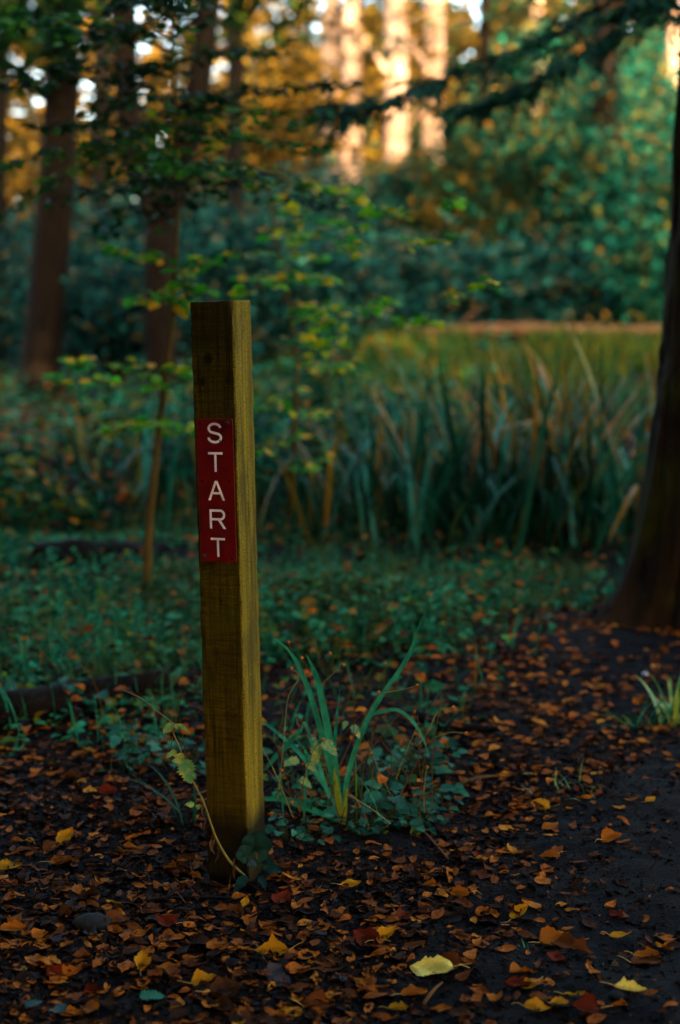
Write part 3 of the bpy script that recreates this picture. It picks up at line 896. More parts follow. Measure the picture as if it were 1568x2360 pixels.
# ------------------------------------------------------------------ shrubs behind the marsh
SHR = [(1480, 27, 3.6, 3.4, 'bush_teal', 'tall teal green shrub next to the big dark trunk'), (1330, 29, 4.2, 3.6, 'bush_teal', 'teal green shrub under the shaded pinkish trunk'),
       (1190, 30, 3.9, 3.4, 'bush_olive', 'shrub of green and brown leaves under the slim sunlit trunk'), (1060, 31, 3.6, 3.2, 'bush_olive', 'olive brown shrub below the end of the bright row'),
       (930, 31, 3.2, 3.4, 'bush_olive', 'dull olive shrub below the widest bright trunk'), (800, 30, 3.0, 3.2, 'bush_dark', 'blue green shrub behind the yellow sapling sprays'),
       (660, 28, 2.6, 3.0, 'bush_dark', 'dark shrub straight behind the top of the post'), (520, 27, 2.4, 2.8, 'bush_dark', 'dark blue green shrub behind the top of the post and the fork'),
       (250, 27, 2.6, 3.2, 'bush_dark', 'dark shrub between the leaning trunk and the forked trunk'), (30, 28, 2.4, 3.0, 'bush_dark', 'dark shrub left behind the leaning trunk'),
       (1560, 25, 2.6, 2.6, 'bush_teal', 'low green shrub half behind the big dark trunk'), (1030, 26, 1.9, 3.6, 'bush_dark', 'low dark shrub behind the fallen log'),
       (1280, 26.2, 1.6, 3.2, 'bush_dark', 'low blackish shrub over the hollow behind the fallen log'), (1440, 33, 5.6, 3.6, 'bush_teal', 'highest shrub, green and yellow, in front of the pinkish trunk'),
       (400, 30, 3.4, 3.2, 'bush_dark', 'dark shrub behind the forked trunk')]
SHR = [(a, b, c + (1.3 if a > 1100 and b < 32 and c > 3 else .5 if c > 2 else 0), w_, m_, l_) for a, b, c, w_, m_, l_ in SHR]
SHR += [(265, 19.5, 1.9, 2.0, 'bush_dark', 'low blue green bush right of the leaning dark trunk base'), (470, 18.5, 2.2, 2.2, 'bush_dark', 'low blue green bush right behind the sapling pole'), (610, 19, 2.0, 1.8, 'bush_dark', 'low dark bush showing right beside the top of the post'),
        (-30, 21.5, 2.3, 2.0, 'bush_dark', 'low dark bush left of the leaning dark trunk'), (760, 22, 1.7, 2.2, 'bush_dark', 'low dark bush at the near end of the fallen log')]
for q, (px_, d_, hh, ww, mt, lb) in enumerate(SHR):
    shrub(lb, px_, 0, d_, hh, ww, M[mt], 120 + q, int(2600 + 500 * hh), .15 if d_ > 23 else .11, 'shrubs behind the marsh')

# ------------------------------------------------------------------ fallen log behind the marsh
a_, b_ = P(600, 786, 23.5), P(1640, 770, 23.5)
mb = MB()
lp = smooth_path([a_, a_ * .75 + b_ * .25 + np.array([0, 0, -.03]), (a_ * .5 + b_ * .5) + np.array([0, 0, .07]), a_ * .2 + b_ * .8 + np.array([0, 0, .0]), b_], 40)
tube(mb, lp + np.array([0, 0, .05]), [.08, .12, .14], 14, True, .16, None, 8)
lg = mb.build('fallen_log', M['log_pale'])
tag(lg, 'long pale fallen log lying level across the far side of the marsh', 'log')
for t_, s_ in ((8, -1), (17, 1)):
    mb = MB(); e = lp[t_]; tube(mb, smooth_path([e, e + np.array([.15 * s_, -.1, .25]), e + np.array([.35 * s_, -.2, .42])], 6), [.045, .03, .012], 6); mb.build('branch_stub', M['log_pale'], lg)

# ------------------------------------------------------------------ conifer whose bough hangs in from the right
fo = np.array([3.3, 8.8, h1(3.3, 8.8)])
con = tag(empty('conifer_tree', tuple(fo)), 'conifer outside the frame whose long dark bough sweeps down across the top', 'tree')
trunk_mesh([np.array([0, 0, -.3]), np.array([.05, 0, 3.5]), np.array([0, 0, 8])], [.2, .15, .06], 16, 40, .05, .06, 9).build('trunk', M['bark_dark'], con)
rg = np.random.default_rng(5)


def bough(pts, r, wid, n, mat='fir', seed=0):
    rg = np.random.default_rng(seed)
    pth = smooth_path([np.asarray(p) - fo for p in pts], 40)
    mb = MB(); tube(mb, pth, [r, r * .6, r * .2], 6)
    P_, D_, N_ = [], [], []
    tg = nrm(np.gradient(pth, axis=0))
    for q in range(n):
        t = rg.uniform(.04, 1); k = min(int(t * 39), 39)
        sg = rg.choice([-1, 1]); sd = nrm(np.cross(tg[k], [0, 0, 1])) * sg
        ln = wid * (1.05 - .6 * t) * rg.uniform(.3, 1.5)
        e = pth[k] + sd * ln * .8 + tg[k] * ln * .7 + np.array([0, 0, -ln * rg.uniform(-.15, .75)])
        tw = smooth_path([pth[k], (pth[k] + e) / 2 + np.array([0, 0, .03]), e], 5)
        tube(mb, tw, [r * .25, r * .1], 3, False)
        m = 16
        for w in range(m):
            u = (w + .5) / m; dd = nrm(e - pth[k])
            P_.append(pth[k] + (e - pth[k]) * u + np.array([0, 0, .03 * 4 * u * (1 - u)]) + rg.normal(0, .006, 3))
            D_.append(dd * .7 + np.cross(dd, [0, 0, 1]) * (1 if w % 2 else -1) * rg.uniform(.4, 1) + np.array([0, 0, rg.normal(-.2, .2)])); N_.append(np.array([0, 0, 1]) + rg.normal(0, .3, 3))
    b = mb.build('bough', M['bark_dark'], con)
    L = rg.uniform(.05, .11, len(P_)); mb = MB(); leaves(mb, np.array(P_), np.array(D_), np.array(N_), L, L * .15, .1)
    mb.build('needles', M[mat], b)


bough([fo + np.array([0, 0, 3.6]), P(1540, -40, 8.6), P(1420, 0, 8.4), P(1240, 95, 8.2), P(1050, 170, 8.0), P(900, 235, 7.8), P(735, 250, 7.6)], .016, .38, 125, seed=1)
bough([fo + np.array([0, 0, 3.3]), P(1500, 60, 9.0), P(1330, 130, 9.0), P(1180, 215, 9.2), P(1040, 260, 9.3)], .022, .30, 100, seed=2)
bough([fo + np.array([0, 0, 4.0]), P(1560, -60, 7.9), P(1500, 10, 7.6), P(1430, 30, 7.4)], .02, .3, 70, seed=3)
for q in range(2):
    mb = MB(); cloud(mb, rg, (0, 0, 5.5 + q * 1.8), (1.6 - q * .5, 1.6 - q * .5, .9), 24, 1300, .18, .6); mb.build('crown', M['fir'], con)

# ------------------------------------------------------------------ beech saplings
fo = G(335, 1402)
sap = tag(empty('beech_sapling', tuple(fo)), 'slim pale leaning sapling pole left of the post with dark leafy boughs overhead', 'sapling')
d0 = proj(fo)[2]
pp = [np.array([0, 0, -.1]), P(345, 1200, d0) - fo, P(372, 950, d0) - fo, P(396, 740, d0) - fo, P(408, 480, d0) - fo, P(400, 150, d0) - fo, P(380, -200, d0) - fo]
mb = MB(); tube(mb, smooth_path(pp, 50), [.021, .017, .014, .012, .010, .008, .005], 10, True, .05, None, 3)
mb.build('trunk', M['bark_sap'], sap)
rg = np.random.default_rng(11)
LB = [((405, 420), (150, 470)), ((405, 380), (640, 430)), ((405, 300), (80, 300)), ((405, 260), (700, 290)), ((402, 180), (120, 160)), ((402, 140), (620, 130)), ((400, 90), (0, 60)), ((395, 40), (560, -20)),
      ((390, -30), (150, -60)), ((390, -60), (430, 60)), ((405, 340), (420, 470)), ((405, 330), (300, 420)), ((404, 220), (250, 260)), ((404, 230), (540, 330)), ((400, 60), (230, 90)), ((408, 470), (230, 540)),
      ((404, 300), (-40, 400)), ((404, 200), (-60, 200)), ((400, 120), (-60, 20)), ((404, 270), (560, 210)), ((404, 420), (780, 480)), ((404, 330), (760, 350)), ((404, 250), (820, 200)), ((404, 280), (-30, 520)),
      ((398, 20), (60, -30)), ((398, 10), (300, 20)), ((404, 390), (500, 400)), ((404, 160), (330, 170)), ((404, 350), (200, 350)), ((404, 290), (430, 330))]
for q, (s_, e_) in enumerate(LB):
    dd = d0 + rg.uniform(-1.1, .9)
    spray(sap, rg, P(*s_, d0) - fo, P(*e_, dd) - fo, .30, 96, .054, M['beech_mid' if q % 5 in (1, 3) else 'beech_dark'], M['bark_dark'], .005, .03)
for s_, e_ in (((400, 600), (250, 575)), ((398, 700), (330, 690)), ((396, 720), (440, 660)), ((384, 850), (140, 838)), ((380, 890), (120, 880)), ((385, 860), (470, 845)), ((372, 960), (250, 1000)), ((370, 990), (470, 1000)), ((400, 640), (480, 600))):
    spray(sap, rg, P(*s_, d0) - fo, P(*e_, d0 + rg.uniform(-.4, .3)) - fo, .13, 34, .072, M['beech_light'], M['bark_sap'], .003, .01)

fo = G(668, 1235)
sap2 = tag(empty('beech_sapling', tuple(fo)), 'thin sapling just right of the post with layered yellow and green leaves', 'sapling')
d1 = proj(fo)[2]
mb = MB(); tube(mb, smooth_path([np.array([0, 0, -.1]), P(675, 1080, d1) - fo, P(683, 900, d1) - fo, P(678, 780, d1) - fo, P(640, 560, d1) - fo, P(600, 300, d1) - fo], 40), [.02, .016, .012, .009, .005], 8, True, .05)
mb.build('trunk', M['bark_sap'], sap2)
d2 = 5.3
for s_, e_, hf, n_ in (((660, 560), (1060, 455), .17, 70), ((665, 600), (1090, 545), .15, 60), ((650, 620), (560, 690), .15, 40), ((675, 740), (1210, 655), .14, 60), ((675, 720), (870, 700), .16, 46), ((675, 780), (790, 800), .16, 40), ((660, 640), (760, 650), .16, 40),
                   ((640, 540), (800, 560), .17, 46), ((630, 480), (760, 420), .17, 44), ((682, 840), (850, 850), .15, 36), ((684, 900), (600, 960), .12, 24), ((684, 960), (760, 960), .14, 26), ((678, 1000), (620, 1050), .12, 20), ((650, 600), (520, 590), .14, 30), ((675, 760), (1110, 735), .12, 40), ((640, 520), (900, 420), .15, 36), ((680, 1080), (780, 1050), .12, 20)):
    spray(sap2, rg, P(*s_, d1) - fo, P(*e_, d2 + rg.uniform(-.5, .9)) - fo, hf, n_, .070, M['beech_light'], M['bark_sap'], .003, .02)

# ------------------------------------------------------------------ iris and reeds at the marsh edge
def iris(label, px, py, n, hgt, seed, w=.015, group='iris clumps at the marsh edge', spread=.19, lean=.22):
    rg = np.random.default_rng(seed)
    f_ = G(px, py)
    root_mb = MB()
    n = int(n * 1.0)
    base = np.stack([rg.normal(0, spread, n), rg.normal(0, spread, n), np.full(n, -.03)], -1)
    az = rg.uniform(0, 2 * math.pi, n)
    bend = rg.uniform(.1, 1.0, n)
    kink = np.where(rg.random(n) < .22, rg.uniform(.45, .8, n), 2.0)
    blades(root_mb, base, az, hgt * rg.uniform(.3, 1.06, n) * np.where(rg.random(n) < .07, 1.2, 1), w * rg.uniform(.6, 1.25, n), rg.uniform(0, lean * 2, n), bend, 7, rg.uniform(-.8, .8, n), kink)
    o = root_mb.build('iris_clump', M['reed']); o.location = f_
    return tag(o, label, 'marsh plant', group)


IR = [(730, 1225, 36, .75, 'sparse iris clump in the marsh edge just right of the post'), (820, 1215, 40, .8, 'iris clump behind the seed-head stems, shortest of the marsh edge row'), (905, 1235, 46, .85, 'bluish iris clump in the middle of the marsh edge'),
      (985, 1225, 50, .9, 'dense teal iris clump right of the middle of the marsh edge'), (1065, 1235, 54, 1.0, 'iris clump below the pale part of the fallen log'), (1145, 1240, 60, 1.08, 'tall iris clump with orange dying blades'),
      (1225, 1235, 60, 1.1, 'tall iris clump under the blackish hollow'), (1300, 1240, 60, 1.12, 'tallest iris clump with pale bent blades'), (1375, 1240, 58, 1.1, 'iris clump next to the big dark trunk'), (1450, 1225, 56, 1.1, 'iris clump touching the flared roots of the big dark trunk'),
      (1100, 1150, 50, 1.0, 'iris clump in the second row below the log'), (1260, 1150, 50, 1.05, 'iris clump in the second row with yellow tips'), (1400, 1150, 50, 1.05, 'iris clump in the second row beside the dark trunk'), (960, 1150, 44, .9, 'iris clump in the second row behind the teal clump'),
      (840, 1120, 40, .8, 'iris clump in the second row behind the sapling stem')]
IR += [(900, 1000, 30, .62, 'loose reed clump farther out under the pale log, near its thin end'), (1040, 1010, 34, .66, 'loose reed clump farther out, middle of the pale marsh grass'), (1180, 985, 34, .70, 'loose reed clump farther out below the low dark shrub'), (1330, 1000, 36, .68, 'loose reed clump farther out under the blackish hollow'), (1450, 985, 36, .74, 'loose reed clump farther out beside the big dark trunk'),
       (760, 1010, 28, .6, 'loose reed clump farther out behind the thin sapling')]
for q, (a_, b_, n_, hh, lb) in enumerate(IR): iris(lb, a_, b_, n_, hh, 200 + q, spread=.19 if q < 15 else .12)
IL = [(170, 1190, 40, .7, 'iris clump with bluish arching blades below the leaning trunk'), (255, 1200, 44, .75, 'iris clump between the leaning trunk and the sapling pole'), (330, 1170, 40, .75, 'iris clump directly behind the sapling pole'), (425, 1180, 34, .7, 'iris clump between sapling pole and post')]
for q, (a_, b_, n_, hh, lb) in enumerate(IL): iris(lb, a_, b_, n_, hh, 230 + q, .015, lean=.3)

UG = [(640, 1190, .75, .9, 'bush_teal', 'leafy green undergrowth just right of the post'), (760, 1170, .7, 1.0, 'under', 'yellow speckled undergrowth behind the thin sapling stem'), (880, 1160, .75, 1.1, 'bush_teal', 'broad leafy green undergrowth between iris clumps and sapling'), (1000, 1130, .75, 1.1, 'under', 'leafy undergrowth among the teal iris clumps'),
      (700, 1080, .9, 1.2, 'under', 'taller undergrowth with yellow leaves behind the post'), (1120, 1200, .5, .9, 'bush_teal', 'low leafy undergrowth at the foot of the tall iris'), (210, 1130, .7, 1.1, 'under', 'leafy undergrowth under the leaning trunk'), (470, 1160, .75, .9, 'bush_teal', 'leafy undergrowth close behind the post at its left'), (60, 1230, .5, 1.0, 'under', 'brownish undergrowth at the left edge'), (560, 1120, .8, 1.0, 'under', 'undergrowth hidden behind the post')]
M['under'] = leaf_mat('undergrowth_leaf', [(0, (.002, .020, .008)), (.4, (.006, .060, .024)), (.66, (.02, .13, .05)), (.8, (.10, .16, .008)), (.92, (.24, .16, .006)), (1, (.28, .09, .005))], .3, .65, .06)
for q, (px_, py_, hh, ww, mt, lb) in enumerate(UG):
    g_ = G(px_, py_); rgu = np.random.default_rng(1500 + q)
    rt = tag(empty('leafy_plant', tuple(g_)), lb, 'undergrowth', 'undergrowth along the marsh edge')
    mb = MB(); cc = cloud(mb, rgu, (0, 0, hh * .5), (ww / 2, ww / 2.4, hh * .5), 16, 620, .075, .5, .3, .36); mb.build('foliage', M[mt], rt)
    mb = MB()
    for k_ in range(6):
        e_ = cc[k_]; tube(mb, smooth_path([(e_[0] * .2, e_[1] * .2, -.03), (e_[0] * .6, e_[1] * .6, abs(e_[2]) * .6 + .05), e_], 6), [.007, .004], 4, False)
    mb.build('stem', M['stalk_dry'], rt)
rg = np.random.default_rng(8)
n = 15000
yy = rg.uniform(11.5, 24, n); xx = rg.uniform(-.15, .3, n) * yy
k = (vnoise(xx * .8, yy * .5, 9) > -.22) & (xx > -1.2 + rg.normal(0, .4, n))
xx, yy = xx[k], yy[k]; n = len(xx)
mb = MB()
blades(mb, np.stack([xx, yy, H(xx, yy) - .02], -1), rg.uniform(0, 6.28, n), rg.uniform(.2, .55, n), rg.uniform(.008, .018, n), rg.uniform(0, .4, n), rg.uniform(.1, 1.0, n), 4)
tag(mb.build('marsh_grass', M['meadow']), 'yellow green marsh grass between the iris clumps and the log', 'grass', kind='stuff')

# ------------------------------------------------------------------ ground cover, litter
edge_px = [(-260, 1760), (0, 1770), (150, 1745), (300, 1790), (440, 1770), (520, 1800), (640, 1860), (800, 1900), (960, 1880), (1010, 1760), (1100, 1640), (1200, 1560), (1300, 1490), (1400, 1440), (1568, 1420), (1800, 1400)]
eg = np.array([G(a, b) for a, b in edge_px])
e_ang = eg[:, 0] / eg[:, 1]; e_y = eg[:, 1]


def edge_y(x, y): return np.interp(x / y, e_ang, e_y)


rg = np.random.default_rng(21)
n = 105000
u = rg.random(n); yy = 3.0 + (10.5 - 3.0) * u ** 1.15; xx = rg.uniform(-.36, .36, n) * yy
ey = edge_y(xx, yy)
keep = rg.random(n) < np.clip((yy - ey + rg.normal(0, .12, n)) / 1.3, 0, 1) ** .8 * np.clip(.65 + 2.0 * vnoise(xx * 1.3, yy * 1.3, 12), .06, 1)
xx, yy = xx[keep], yy[keep]; n = len(xx)
hgt = (.015 + .15 * rg.random(n) ** 1.8 * np.clip(.6 + 1.4 * vnoise(xx * .9, yy * .9, 13), .1, 1.3)) * np.clip((yy - edge_y(xx, yy)) / .9 + .25, .2, 1)
L = rg.uniform(.014, .05, n) * np.where(rg.random(n) < .1, 1.5, 1)
mb = MB()
leaves(mb, np.stack([xx, yy, H(xx, yy) + hgt], -1), rand_dirs(rg, n, -.45, .3), nrm(rand_dirs(rg, n) * .45 + np.array([0, 0, .75])), L, L * rg.uniform(.3, .5, n), .2, rg.uniform(0, .4, n))
n2_ = 12000
y2 = rg.uniform(9.5, 23, n2_); x2 = rg.uniform(-.32, .12, n2_) * y2
k2 = vnoise(x2 * .6, y2 * .4, 17) + rg.normal(0, .15, n2_) > -.05
x2, y2 = x2[k2], y2[k2]; n2_ = len(x2); L2 = rg.uniform(.06, .13, n2_)
leaves(mb, np.stack([x2, y2, H(x2, y2) + .02 + .35 * rg.random(n2_) ** 1.5], -1), rand_dirs(rg, n2_, -.45, .3), nrm(rand_dirs(rg, n2_) * .45 + np.array([0, 0, .75])), L2, L2 * .4, .2, .2)
m_ = 21000
ix = rg.integers(0, n, m_)
blades(mb, np.stack([xx[ix] + rg.normal(0, .02, m_), yy[ix], H(xx[ix], yy[ix]) - .01], -1), rg.uniform(0, 6.28, m_), rg.uniform(.05, .22, m_), rg.uniform(.001, .003, m_), rg.uniform(0, .5, m_), rg.uniform(.2, 1.2, m_), 4)
tag(mb.build('ground_cover', M['cover']), 'low teal green nettles and ivy covering the ground behind the post', 'ground cover', kind='stuff')

# litter density on the ground: thick around the post's left, thinning onto the trodden path to the right
pa = np.array([G(850, 2358), G(1000, 2150), G(1230, 1930), G(1568, 1700)])


def path_side(x, y):
    """Signed distance-like value, positive on the trodden path."""
    xl_ = np.interp(y, pa[:, 1], pa[:, 0])
    return x - xl_


def density(x, y):
    s = path_side(x, y)
    d_ = np.where(s > 0, .15 * np.exp(-s / .4) + .02, np.clip(.75 - .35 * (s + .4), .55, 1.1))
    return np.clip(d_ + (1.2 * vnoise(x * 2.2, y * 2.2, 15) + .7 * vnoise(x * 6, y * 6, 16)) * np.where(s > 0, .35, .9) + .16 * sst(3.2, 4.2, y) * (s > 0), .02, 1)


def blade_grid(seed, oval=.34, curl=.3, cup=.35, serr=.04, nt_=15, nu=9, wav=.05):
    rg = np.random.default_rng(seed)
    t = np.linspace(0, 1, nt_); u = np.linspace(-1, 1, nu)
    T, U = np.meshgrid(t, u, indexing='ij')
    w = oval * np.sin(np.pi * T ** .8) ** .75 * (1 - .25 * T)
    w = w * (1 + serr * np.sin(T * 60 + seed) * (np.abs(U) > .9)) + .006
    w = w * (1 + .5 * vnoise(T * 4.3 + seed, np.sign(U) * 3.7 + 0 * T, seed) + .35 * vnoise(T * 13 + seed, np.sign(U) * 3.7 + 0 * T, seed + 1))
    asym = 1 + .12 * rg.normal()
    y = U * w * np.where(U > 0, asym, 2 - asym)
    x = T - .5
    z = cup * y * y / oval * 1.6 + .016 * np.sin((T * 7 - np.abs(U) * 1.6) * 6.28) * (np.abs(U) * .8) - .010 * (np.abs(U) < .08)
    z = z + wav * np.sin(T * 5.1 + rg.uniform(0, 6)) * U + wav * .6 * np.sin(U * 3.7 + T * 6 + rg.uniform(0, 6))
    ang = curl * 2.2 * x
    if abs(curl) > .01:
        rr = 1 / (curl * 2.2)
        x, z = np.sin(ang) * (rr - z), rr - np.cos(ang) * (rr - z)
    z = z - z.min()
    v = np.stack([x, y, z], -1).reshape(-1, 3)
    i = np.arange(nt_ - 1)[:, None] * nu + np.arange(nu - 1)[None, :]
    return v, np.stack([i, i + 1, i + nu + 1, i + nu], -1).reshape(-1, 4)


LV = []
for q in range(14):
    rq = np.random.default_rng(900 + q)
    LV.append(blade_grid(900 + q, rq.uniform(.18, .36), rq.uniform(.05, .45) * (1 if q % 3 else -1), rq.uniform(.0, .25), .03, 7, 5, rq.uniform(.03, .07)))


def lay_shaped(mb, rg, n, y0, y1, pw_, Lr, tilt, xr=.33, tear=.25):
    yy = y0 + (y1 - y0) * rg.random(n) ** pw_; xx = rg.uniform(-xr, xr, n) * yy
    k = rg.random(n) < density(xx, yy)
    beyond = yy > edge_y(xx, yy) + .5
    k &= ~beyond | (rg.random(n) < .6)
    k &= ~((np.abs(xx - org[0]) < .075) & (np.abs(yy - org[1]) < .075))
    xx, yy = xx[k], yy[k]; n = len(xx)
    zz = H(xx, yy); L = rg.uniform(*Lr, n); var = rg.integers(0, len(LV), n)
    for vi, (v, f) in enumerate(LV):
        ix = np.nonzero(var == vi)[0]; m = len(ix)
        if not m: continue
        a = rg.uniform(0, 6.28, m); tl = rg.normal(0, tilt, m); ta = rg.uniform(0, 6.28, m)
        q = v[None] * L[ix][:, None, None] * np.stack([np.ones(m), rg.uniform(.6, 1.15, m), rg.uniform(.6, 1.4, m)], -1)[:, None, :]
        ca, sa = np.cos(a)[:, None], np.sin(a)[:, None]
        x = q[..., 0] * ca - q[..., 1] * sa; y = q[..., 0] * sa + q[..., 1] * ca; z = q[..., 2]
        hx = x * np.cos(ta)[:, None] + y * np.sin(ta)[:, None]
        z = z + hx * np.tan(tl)[:, None] + np.abs(np.tan(tl))[:, None] * L[ix][:, None] * .3
        w = np.stack([x + xx[ix][:, None], y + yy[ix][:, None], z + zz[ix][:, None] + .002], -1).reshape(-1, 3)
        ff = f if rg.random() > tear else f
        F = (np.arange(m) * len(v))[:, None, None] + ff[None]
        mb.add(w, [F.reshape(-1, 4)], True)


def lay(mb, rg, n, y0, y1, pw_, Lr, Wr, tilt, dens=True, lift=.003, xr=.33):
    yy = y0 + (y1 - y0) * rg.random(n) ** pw_; xx = rg.uniform(-xr, xr, n) * yy
    k = rg.random(n) < (density(xx, yy) if dens else 1)
    beyond = yy > edge_y(xx, yy) + .5
    k &= ~beyond | (rg.random(n) < .35)
    inpost = (np.abs(xx - org[0]) < .075) & (np.abs(yy - org[1]) < .075)
    k &= ~inpost
    xx, yy = xx[k], yy[k]; n = len(xx)
    L = rg.uniform(*Lr, n) * rg.uniform(.7, 1.1, n)
    a = rg.uniform(0, 6.28, n)
    nn = nrm(np.stack([rg.normal(0, tilt, n), rg.normal(0, tilt, n), np.ones(n)], -1))
    d = np.stack([np.cos(a), np.sin(a), rg.normal(0, tilt * .5, n)], -1)
    ctr = np.stack([xx, yy, H(xx, yy) + lift + rg.random(n) * L * .12], -1)
    leaves(mb, ctr - nrm(d) * L[:, None] * .5, d, nn, L, L * rg.uniform(*Wr, n), rg.uniform(-.3, .6, n), rg.uniform(-.5, .9, n))


rg = np.random.default_rng(31)
mb = MB()
lay_shaped(mb, rg, 15000, 2.1, 6.2, 1.2, (.010, .050), .10)
lay(mb, rg, 2600, 5.5, 14, 1.2, (.05, .10), (.25, .4), .3, False)
lay(mb, rg, 30000, 9, 25, 1.0, (.07, .15), (.25, .4), .3, False, xr=.3)
n4 = 1100
y4 = rg.uniform(3.8, 6.6, n4); x4 = (.02 + .26 * rg.random(n4)) * y4; k4 = y4 < edge_y(x4, y4) + .9
x4, y4 = x4[k4], y4[k4]; n4 = len(x4); a4 = rg.uniform(0, 6.28, n4); L4 = rg.uniform(.025, .055, n4)
leaves(mb, np.stack([x4, y4, H(x4, y4) + rg.uniform(.004, .02, n4)], -1), np.stack([np.cos(a4), np.sin(a4), rg.normal(0, .15, n4)], -1), nrm(np.stack([rg.normal(0, .2, n4), rg.normal(-.1, .2, n4), np.ones(n4)], -1)), L4, L4 * .34, .2, .3)
n5 = 1600
y5 = rg.uniform(7.8, 14, n5); x5 = -(.155 + .13 * rg.random(n5)) * y5; a5 = rg.uniform(0, 6.28, n5); L5 = rg.uniform(.06, .11, n5)
leaves(mb, np.stack([x5, y5, H(x5, y5) + .02 + .28 * rg.random(n5)], -1), np.stack([np.cos(a5), np.sin(a5), rg.normal(0, .2, n5)], -1), nrm(np.stack([rg.normal(0, .35, n5), rg.normal(-.3, .35, n5), np.ones(n5)], -1)), L5, L5 * .36, .2, .3)
n3 = 1500
y3 = rg.uniform(3.2, 9, n3); x3 = rg.uniform(-.3, .3, n3) * y3
k3 = y3 > edge_y(x3, y3); x3, y3 = x3[k3], y3[k3]; n3 = len(x3); a3 = rg.uniform(0, 6.28, n3); L3 = rg.uniform(.03, .055, n3)
leaves(mb, np.stack([x3, y3, H(x3, y3) + rg.uniform(.02, .14, n3)], -1), np.stack([np.cos(a3), np.sin(a3), rg.normal(0, .2, n3)], -1), nrm(np.stack([rg.normal(0, .35, n3), rg.normal(-.2, .35, n3), np.ones(n3)], -1)), L3, L3 * .36, .2, .3)
tag(mb.build('leaf_litter', M['litter']), 'thick brown and orange autumn leaf litter around the post', 'leaf litter', kind='stuff')
rg = np.random.default_rng(32)
mb = MB()
lay(mb, rg, 46000, 2.1, 5.0, 1.25, (.005, .026), (.12, .4), .5, True, .001)
lay(mb, rg, 9000, 2.1, 4.0, 1.1, (.004, .012), (.2, .5), .6, False, .001)
tag(mb.build('leaf_mould', M['crumb']), 'fine dark leaf crumbs and mould on the soil', 'leaf mould', kind='stuff')

# ------------------------------------------------------------------ individual fallen leaves
def fallen_mesh(name, mat, seed, oval=.34, curl=.3, cup=.35, serr=.04, nt_=15, nu=9, wav=.05):
    """A unit-length leaf blade with serrated outline, side veins, cupping and lengthwise curl."""
    v, f = blade_grid(seed, oval, curl, cup, serr, nt_, nu, wav)
    mb = MB(); mb.add(v, [f], True)
    return mb.build(name, mat, None, False), v.reshape(nt_, nu, 3)[0, nu // 2]


def stalk_mesh(start, mat, seed, up=.15, ln=.4):
    rg = np.random.default_rng(seed)
    mb = MB()
    s = np.asarray(start)
    tube(mb, smooth_path([s + np.array([.02, 0, .004]), s + np.array([-ln * .5, rg.uniform(-.06, .06), up * .6 + .01]), s + np.array([-ln, rg.uniform(-.15, .15), up])], 7), [.014, .010, .009], 5)
    return mb.build('stalk', mat, None, False)


M['stalk_leaf'] = flat_mat('leaf_stalk', (.40, .22, .03), .6, .3)
hero_i = 0
rgh = np.random.default_rng(70)


def ground_normal(x, y):
    e = .03
    return nrm(np.array([-(h1(x + e, y) - h1(x - e, y)) / (2 * e), -(h1(x, y + e) - h1(x, y - e)) / (2 * e), 1.0]))


def place(o, x, y, size, az, tilt_ax, tilt, lift=.004, wide=1.0):
    n_ = Vector(ground_normal(x, y))
    q = Vector((0, 0, 1)).rotation_difference(n_).to_matrix().to_4x4()
    o.matrix_world = Matrix.Translation((x, y, h1(x, y) + lift)) @ q @ Matrix.Rotation(tilt, 4, Vector((math.cos(tilt_ax), math.sin(tilt_ax), 0))) @ Matrix.Rotation(az, 4, 'Z') @ Matrix.Diagonal((size, size * wide, size, 1))


GRP = 'autumn leaves lying singly on the ground'
